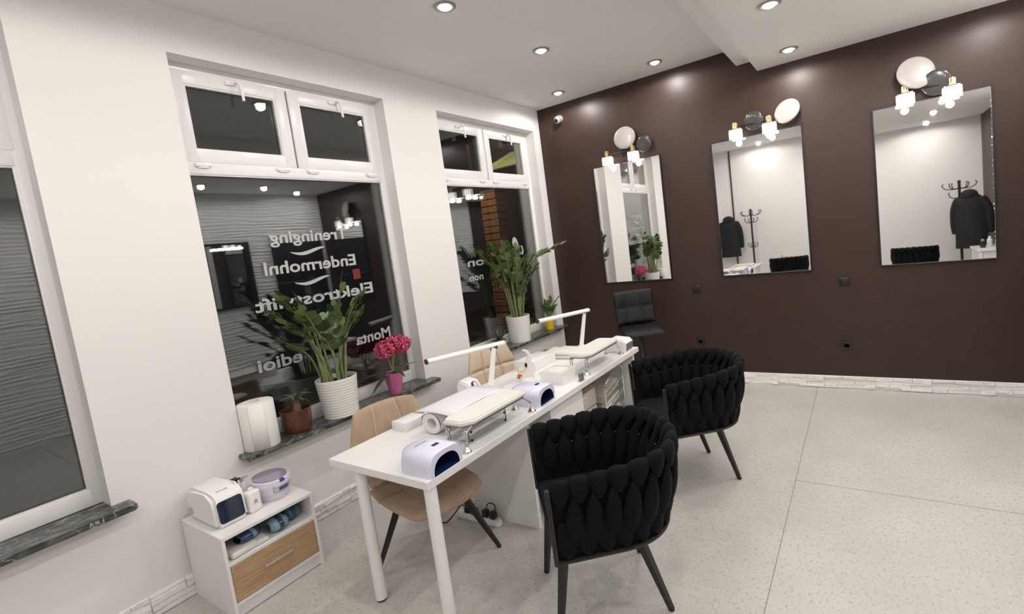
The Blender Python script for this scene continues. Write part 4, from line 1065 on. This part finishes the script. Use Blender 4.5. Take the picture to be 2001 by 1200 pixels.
def pot(t, prof, m, ribs=0, seg=36, inner=.008, soil_drop=.03):
    b = B(); full = []
    if ribs:
        (r0, z0), (r1, z1) = prof[0], prof[-1]; n = ribs * 4
        full = [(r0 * .97, z0)] + [(r0 + (r1 - r0) * k / n + .0012 * math.sin(k / n * ribs * 2 * math.pi), z0 + (z1 - z0) * k / n + .002) for k in range(n + 1)]
    else: full = list(prof)
    rt, zt = full[-1]
    full += [(rt - inner * .5, zt + .003), (rt - inner, zt), (rt - inner - .002, zt - soil_drop)]
    lathe(b, full, (0, 0, 0), seg, cap=False); lathe(b, [(full[0][0] * .999, full[0][1]), (.001, full[0][1] + .0005)], (0, 0, 0), seg, cap=False)
    o = obj('pot', b, m, t, 40)
    b = B(); lathe(b, [(rt - inner - .001, zt - soil_drop + .002), (rt * .5, zt - soil_drop + .008), (.001, zt - soil_drop + .01)], (0, 0, 0), 24, cap=False); obj('soil', b, 'soil', t)
    return o
def zz_stem(t, tip, z0, r0, lm, nl, thick, stemmat, rnd, ls=1.0, sag=.0, start=.38, mixm=None):
    """one arching stem with paired leaflets; leaves are sub-parts"""
    a = math.atan2(tip[1], tip[0]) + rnd.uniform(-.5, .5); rad = rnd.uniform(.3, 1.0) * r0
    p0 = Vector((rad * math.cos(a), rad * math.sin(a), z0)); p3 = Vector(tip)
    mid = p0.lerp(p3, .5); mid = Vector((p0.x + (p3.x - p0.x) * .30, p0.y + (p3.y - p0.y) * .30, p0.z + (p3.z - p0.z) * .60 + sag))
    pts = smoothcurve([p0, mid, p3], 9); n = len(pts)
    b = B(); tube(b, pts, [thick * (1 - .72 * i / (n - 1)) for i in range(n)], 7); st = obj('stem', b, stemmat, t, 70)
    for k in range(nl):
        f = start + (1 - start) * k / (nl - 1) if nl > 1 else 1
        i = min(int(f * (n - 1)), n - 2); p = pts[i].lerp(pts[i + 1], f * (n - 1) - i); d = (pts[i + 1] - pts[i]).normalized()
        side = d.cross(Vector((0, 0, 1)));
        if side.length < .05: side = Vector((math.cos(a + 1.57), math.sin(a + 1.57), 0))
        side.normalize(); upv = side.cross(d)
        if k == nl - 1: dirs = [d + Vector((0, 0, .1))]
        else: dirs = [(d * rnd.uniform(.6, 1.0) + side * s * rnd.uniform(.6, .95) + upv * rnd.uniform(-.2, .45)) for s in (1, -1)]
        for dd in dirs:
            sc = ls * rnd.uniform(.78, 1.08) * (.72 + .4 * math.sin(math.pi * f))
            m = Matrix.Translation(p) @ frame(dd, upv if abs(dd.normalized().dot(upv)) < .95 else Vector((0, 0, 1)), rnd.uniform(-.35, .35)) @ Matrix.Diagonal((sc, sc, sc, 1))
            inst('leaf', lm[rnd.randrange(len(lm))], st, m)
def leafset(L, W_, mats, **k):
    out = []
    for mm in mats:
        me = leaf_mesh(L, W_, **k); me.materials.append(M[mm]); out.append(me)
    return out
# big ZZ plant on the lettered window's sill
rnd = random.Random(11)
t = thing('potted_plant', 'big leafy green plant in a ribbed white pot before the lettered window', 'potted plant', (.022, -3.195, SILL), 0)
pot(t, [(.118, 0), (.142, .275)], 'ceramic', 14)
LS = leafset(.110, .080, ('leaf', 'leaf2', 'leaf', 'dleaf'))
for tip, nl, ls, th in (((.0, -.34, .80), 5, 1.0, .012), ((.05, -.30, .90), 6, 1.1, .013), ((.10, -.34, .74), 5, 1.0, .012), ((.0, -.17, .86), 5, 1.1, .013), ((.13, -.22, .80), 5, 1.0, .012), ((.04, -.36, .64), 4, 1.0, .010),
                        ((.02, .16, .97), 3, .9, .006), ((.08, .20, .80), 7, .85, .012), ((.12, .25, .84), 7, .85, .013), ((.03, .27, .72), 6, .8, .012), ((.16, .14, .70), 6, .75, .011), ((-.03, .10, .78), 5, .8, .010), ((.14, .0, .62), 5, .7, .010), ((.02, -.02, .70), 5, .85, .010), ((.15, -.12, .60), 4, .8, .010)):
    zz_stem(t, tip, .245, .09, LS, nl, th, 'stem', rnd, ls, start=.62)
# ZZ plant on the corner window's sill
t = thing('potted_plant', 'tall glossy leaf plant in a white pot on the corner window sill', 'potted plant', (.0, -.93, SILL), 0)
pot(t, [(.115, 0), (.135, .285)], 'ceramic', 0)
LS2 = leafset(.102, .066, ('leaf', 'dleaf', 'leaf', 'leaf2'))
for tip, nl, ls, th, sg in (((.05, -.34, 1.08), 9, .95, .012, 0), ((.14, -.26, 1.02), 9, .95, .012, 0), ((.05, -.12, 1.12), 9, 1.0, .013, 0), ((.17, -.10, 1.04), 9, .9, .013, 0), ((.02, .10, 1.04), 9, .95, .013, 0), ((.16, .14, .98), 8, .9, .012, 0),
                         ((.09, .30, .94), 8, .9, .011, 0), ((.34, .56, 1.02), 12, 1.15, .010, .12), ((.22, -.18, .84), 7, .9, .011, 0), ((.20, .06, .78), 7, .85, .010, 0), ((.0, .34, .82), 7, .9, .010, 0), ((.10, -.40, .78), 7, .9, .010, 0), ((-.03, -.48, 1.05), 9, .95, .010, 0), ((.08, .02, .66), 6, .9, .012, 0), ((.15, -.05, .60), 6, .9, .012, 0), ((.12, -.20, .92), 8, .9, .012, 0), ((.06, .18, .90), 8, .9, .012, 0), ((-.04, -.22, .98), 8, .9, .011, 0), ((-.05, .04, .94), 8, .9, .011, 0), ((.19, .22, .80), 7, .9, .010, 0)):
    zz_stem(t, tip, .255, .08, LS2, nl, th, 'stem', rnd, ls, sg, start=.60)
# paper roll standing at the sill end
t = thing('paper_towel_roll', 'standing thick white paper towel roll at the left end of the sill', 'paper roll', (.012, -3.755, SILL))
b = B(); lathe(b, [(.100, 0), (.103, .004), (.103, .286), (.099, .291), (.03, .292), (.028, .287), (.026, .25)], (0, 0, 0), 40, cap=False); obj('roll', b, 'paper', t, 50)
b = B(); lathe(b, [(.028, .20), (.029, .294), (.026, .294), (.025, .20)], (0, 0, 0), 20, cap=False); obj('core', b, 'towel', t)
b = B(); surf(b, lambda u, v: Vector((.1045 * math.cos(-.9 + .9 * u), .1045 * math.sin(-.9 + .9 * u), .002 + .286 * v)), 8, 2); o = obj('loose_sheet', b, 'paper', t); md = o.modifiers.new('thick', 'SOLIDIFY'); md.thickness = .001
# brown pot with a little caudex plant
t = thing('potted_plant', 'small drooping plant in a brown glazed pot', 'potted plant', (.012, -3.515, SILL))
pot(t, [(.070, 0), (.084, .02), (.092, .08), (.094, .145), (.098, .155)], 'copper')
b = B(); tube(b, smoothcurve([(0, 0, .12), (.008, .01, .17), (-.005, .012, .21), (.004, .02, .235)], 4), [.032, .03, .028, .027, .024, .022, .02, .018, .016, .014, .012, .011, .010], 9); obj('trunk', b, 'bark', t)
LD = leafset(.10, .018, ('gleaf', 'leaf', 'dleaf'), curl=.45)
for k in range(22):
    a = k * 2.4; e = rnd.uniform(.1, .9); d = Vector((math.cos(a), math.sin(a), e)); inst('leaf', LD[k % 3], t, Matrix.Translation((.004, .02, .225 + .02 * rnd.random())) @ frame(d) @ Matrix.Diagonal((1, rnd.uniform(.7, 1.15), 1, 1)))
# orchid-pink flower pot
t = thing('flower_pot', 'pink flowers in a pink pot on the right part of the sill', 'potted flower', (.02, -2.70, SILL))
pot(t, [(.050, 0), (.078, .165)], 'pink')
LO = leafset(.30, .042, ('dleaf', 'leaf'), curl=.5, n=10)
for k, (a, e) in enumerate(((-1.7, .5), (-2.4, .35), (-1.2, .25), (2.2, .4), (-.4, .6), (1.4, .55))): inst('leaf', LO[k % 2], t, Matrix.Translation((0, 0, .155)) @ frame(Vector((math.cos(a), math.sin(a), e))))
stems = []
for k, q in enumerate(((.03, .03, .36), (.0, -.06, .34), (-.02, .09, .36))):
    b = B(); tube(b, smoothcurve([(0, 0, .14), (q[0] * .3, q[1] * .3, .26), q], 5), .006, 6); obj('stem', b, 'stem', t)
fb = B(); tb = bmesh.new(); c0 = tb.verts.new((0, 0, 0))
for k in range(5):
    a = k * 2 * math.pi / 5; r = .021
    p1 = tb.verts.new((r * .55 * math.cos(a - .5), r * .55 * math.sin(a - .5), .008)); p2 = tb.verts.new((r * 1.15 * math.cos(a - .25), r * 1.15 * math.sin(a - .25), .011)); p3 = tb.verts.new((r * 1.15 * math.cos(a + .25), r * 1.15 * math.sin(a + .25), .011)); p4 = tb.verts.new((r * .55 * math.cos(a + .5), r * .55 * math.sin(a + .5), .008))
    tb.faces.new((c0, p1, p2, p3)); tb.faces.new((c0, p3, p4))
add(fb, tb); fme = bpy.data.meshes.new('flower'); fb.to_mesh(fme); fb.free(); fme.materials.append(M['petal'])
for k in range(120):
    zf = 1 - 2 * (k + .5) / 120; a = k * 2.39996; rr = math.sqrt(1 - zf * zf); d = Vector((rr * math.cos(a), rr * math.sin(a), zf))
    lob = (k % 3); c = Vector(((.02, -.06, .37), (.0, .04, .385), (.02, .11, .375))[lob])
    p = c + Vector((d.x * .055, d.y * .065, d.z * .055)); m = Matrix.Translation(p) @ d.to_track_quat('Z', 'Y').to_matrix().to_4x4() @ Matrix.Rotation(k, 4, 'Z') @ Matrix.Scale(rnd.uniform(1.0, 1.5), 4)
    inst('flower', fme, t, m)
# spiky plant in small white pot
t = thing('potted_plant', 'small spiky grey green plant beside the cream chair back', 'potted plant', (.02, -1.33, SILL))
pot(t, [(.065, 0), (.085, .10)], 'ceramic')
LB = leafset(.16, .017, ('gleaf', 'dleaf', 'gleaf'), curl=.15, n=4)
for k in range(48):
    zf = .05 + .93 * k / 48; a = k * 2.4; rr = math.sqrt(max(0, 1 - zf * zf)); inst('leaf', LB[k % 3], t, Matrix.Translation((0, 0, .10)) @ frame(Vector((rr * math.cos(a), rr * math.sin(a), zf))))
# yellow pot succulent
t = thing('potted_plant', 'jade succulent in a bright yellow pot in the window corner', 'potted plant', (.0, -.315, SILL))
pot(t, [(.048, 0), (.066, .125)], 'yellow')
LJ = leafset(.062, .032, ('leaf2', 'leaf', 'leaf'), curl=.1)
for tip in ((.02, -.10, .30), (.06, -.02, .36), (.02, .06, .38), (.09, .06, .30), (-.03, 0, .34), (.07, -.09, .26), (.10, .10, .36), (.04, .12, .26)):
    zz_stem(t, tip, .11, .04, LJ, 6, .006, 'stem', rnd, 1.0, start=.35)

# ================================================================== THE REST OF THE ROOM (seen in the mirrors and window reflections)
b = B(); bx(b, .665, .695, YB, YB + .02, 0, H); struct('trim_1', b, 'trimblack', label='black vertical trim strip on the back wall')
def coat_stand(loc, label):
    t = thing('coat_stand', label, 'coat stand', loc, 0, 'black coat stands at the back wall')
    b = B(); tube(b, [(0, 0, .05), (0, 0, 1.86)], .021, 12); ball(b, (0, 0, 1.87), .028); obj('pole', b, 'blackmetal', t)
    for k in range(4):
        a = k * math.pi / 2 + .4; b = B(); tube(b, smoothcurve([(0, 0, .12), (.18 * math.cos(a), .18 * math.sin(a), .06), (.26 * math.cos(a), .26 * math.sin(a), .012)], 5), .013, 8); obj('foot', b, 'blackmetal', t)
    for zz, r in ((1.78, .24), (1.62, .15), (1.05, .11)):
        for k in range(6 if r > .2 else 4):
            a = k * 2 * math.pi / (6 if r > .2 else 4) + .2; c, s_ = math.cos(a), math.sin(a)
            b = B(); tube(b, smoothcurve([(0, 0, zz - .02), (r * .45 * c, r * .45 * s_, zz - .035), (r * .85 * c, r * .85 * s_, zz - .01), (r * c, r * s_, zz + .05), (r * .88 * c, r * .88 * s_, zz + .075)], 4), .008, 7); obj('hook', b, 'blackmetal', t)
    return t
coat_stand((4.74, -6.25, 0), 'black coat stand loaded with a jacket, seen in the right mirror')
coat_stand((1.13, -6.85, 0), 'bare black coat stand seen in the middle mirror')
def jacket(loc, rz, w_, L, label, hood=True):
    t = thing('jacket', label, 'jacket', loc, rz, 'black jackets hanging at the back wall')
    b = B()
    def body(u, v):
        a = u * 2 * math.pi; k = .30 + .70 * min(1, v / .16) ** .6; k *= (1 + .12 * v)
        f = 1 + .06 * math.sin(5 * a + 3 * v) * v + .03 * math.sin(11 * a)
        return Vector((math.cos(a) * w_ * .5 * k * f, math.sin(a) * .11 * k * f, -L * v))
    surf(b, body, 30, 14, True); obj('body', b, 'coat', t, 70)
    for s_ in (-1, 1):
        b = B(); tube(b, smoothcurve([(s_ * w_ * .36, 0, -.10), (s_ * w_ * .56, -.03, -.30), (s_ * w_ * .60, -.05, -.58), (s_ * w_ * .58, -.06, -.72)], 5), [.06, .075, .078, .075, .072, .07, .068, .066, .066, .065, .063, .06, .058, .056, .055, .052], 10); obj('sleeve', b, 'coat', t, 70)
    if hood:
        b = B(); ball(b, (0, .02, -.04), .13, 1.0, .8, .75); obj('hood', b, 'coat', t)
jacket((4.86, -6.13, 1.66), .5, .42, .98, 'long black jacket on the coat stand in the right mirror')
jacket((.60, -6.98, 1.74), .0, .40, .92, 'black hooded jacket hanging at the left of the middle mirror')
w3 = copy_tree(w1); w3['label'] = 'black woven armchair back seen low in the right mirror'; place(w3, (4.05, -6.15, 0), .1)
w4 = copy_tree(w1); w4['label'] = 'black woven armchair with cushion seen low in the middle mirror'; place(w4, (1.93, -6.15, 0), -.25)
b = B(); bx(b, -.20, .20, -.055, .055, -.11, .11, .05, 4); o = tag(obj('cushion', b, 'fluff', None, 60), 'fluffy cream cushion on the armchair in the middle mirror', 'cushion'); o.matrix_basis = Matrix.Translation((1.96, -6.12, .70)) @ Matrix.Rotation(-.25, 4, 'Z') @ Matrix.Rotation(.35, 4, 'Y')
def side_desk(x0, x1, y0, y1, label):
    t = thing('side_desk', label, 'desk', ((x0 + x1) / 2, (y0 + y1) / 2, 0), 0, 'white side desks at the back')
    b = B(); bx(b, x0, x1, y0, y1, .70, .735, .002, 1); obj('top', b, 'lam', t, 0, True)
    b = B(); bx(b, x0 + .03, x1 - .03, y0 + .05, y1 - .05, .50, .695); obj('drawer_box', b, 'lam', t, 0, True)
    for x in (x0 + .04, x1 - .04):
        for y in (y0 + .04, y1 - .04):
            b = B(); lathe(b, [(.02, 0), (.02, .70)], (x, y, 0), 12); obj('leg', b, 'lam', t, 40, True)
side_desk(4.80, 5.19, -5.88, -5.15, 'white side desk with bottles in the right mirror')
side_desk(.93, 1.48, -5.7, -4.98, 'white side desk at the bottom of the middle mirror')
soft('folded_towel', (1.22, -5.25, .736), .1, .36, .20, .05, 'towel', 'white rolled towel on the desk in the middle mirror', 'towel')
for k, (x, y, h, m, lab) in enumerate(((4.90, -5.42, .14, 'black', 'dark jar on the desk in the right mirror'), (5.0, -5.50, .17, 'plast', 'white bottle on the desk in the right mirror'), (5.08, -5.40, .12, 'ltblue', 'light blue bottle on the desk in the right mirror'))):
    t = thing('cosmetic_bottle', lab, 'bottle', (x, y, .735), 0, 'cosmetic bottles on the side desk')
    b = B(); lathe(b, [(.034, 0), (.037, .004), (.037, h * .7), (.02, h * .8)], (0, 0, 0), 16); obj('bottle', b, m, t)
    b = B(); lathe(b, [(.02, h * .8), (.021, h), (.016, h + .004)], (0, 0, 0), 14); obj('cap', b, 'plast' if k else 'silver', t)
# mirror with bulbs and dark panel on the stone wall
t = thing('lit_mirror', 'framed mirror with a row of bulbs reflected in the lettered window', 'mirror', (XR - .03, -1.64, 1.35))
b = B(); bx(b, -.012, .0, -.29, .29, .0, .94); obj('mirror_glass', b, 'mirror', t, 0)
b = B()
for q in ((-.32, -.29, -.03, .97), (.29, .32, -.03, .97)): bx(b, -.03, .0, q[0], q[1], q[2], q[3])
bx(b, -.03, .0, -.29, .29, -.03, 0); bx(b, -.03, .0, -.29, .29, .94, .97); obj('frame', b, 'black', t, 0)
for k in range(6):
    b = B(); ball(b, (-.05, -.19 + .076 * k, .88), .022); obj('bulb', b, 'vbulb', t)
t = thing('wall_screen', 'large dark panel on the stone wall reflected in the lettered window', 'panel', (XR - .03, -.54, 1.0))
b = B(); bx(b, -.03, .0, -.44, .44, -.9, 1.27, .006); obj('panel', b, 'black', t, 0)
b = B(); bx(b, -.034, -.031, -.42, .42, .60, .605); obj('seam', b, 'silver', t, 0)
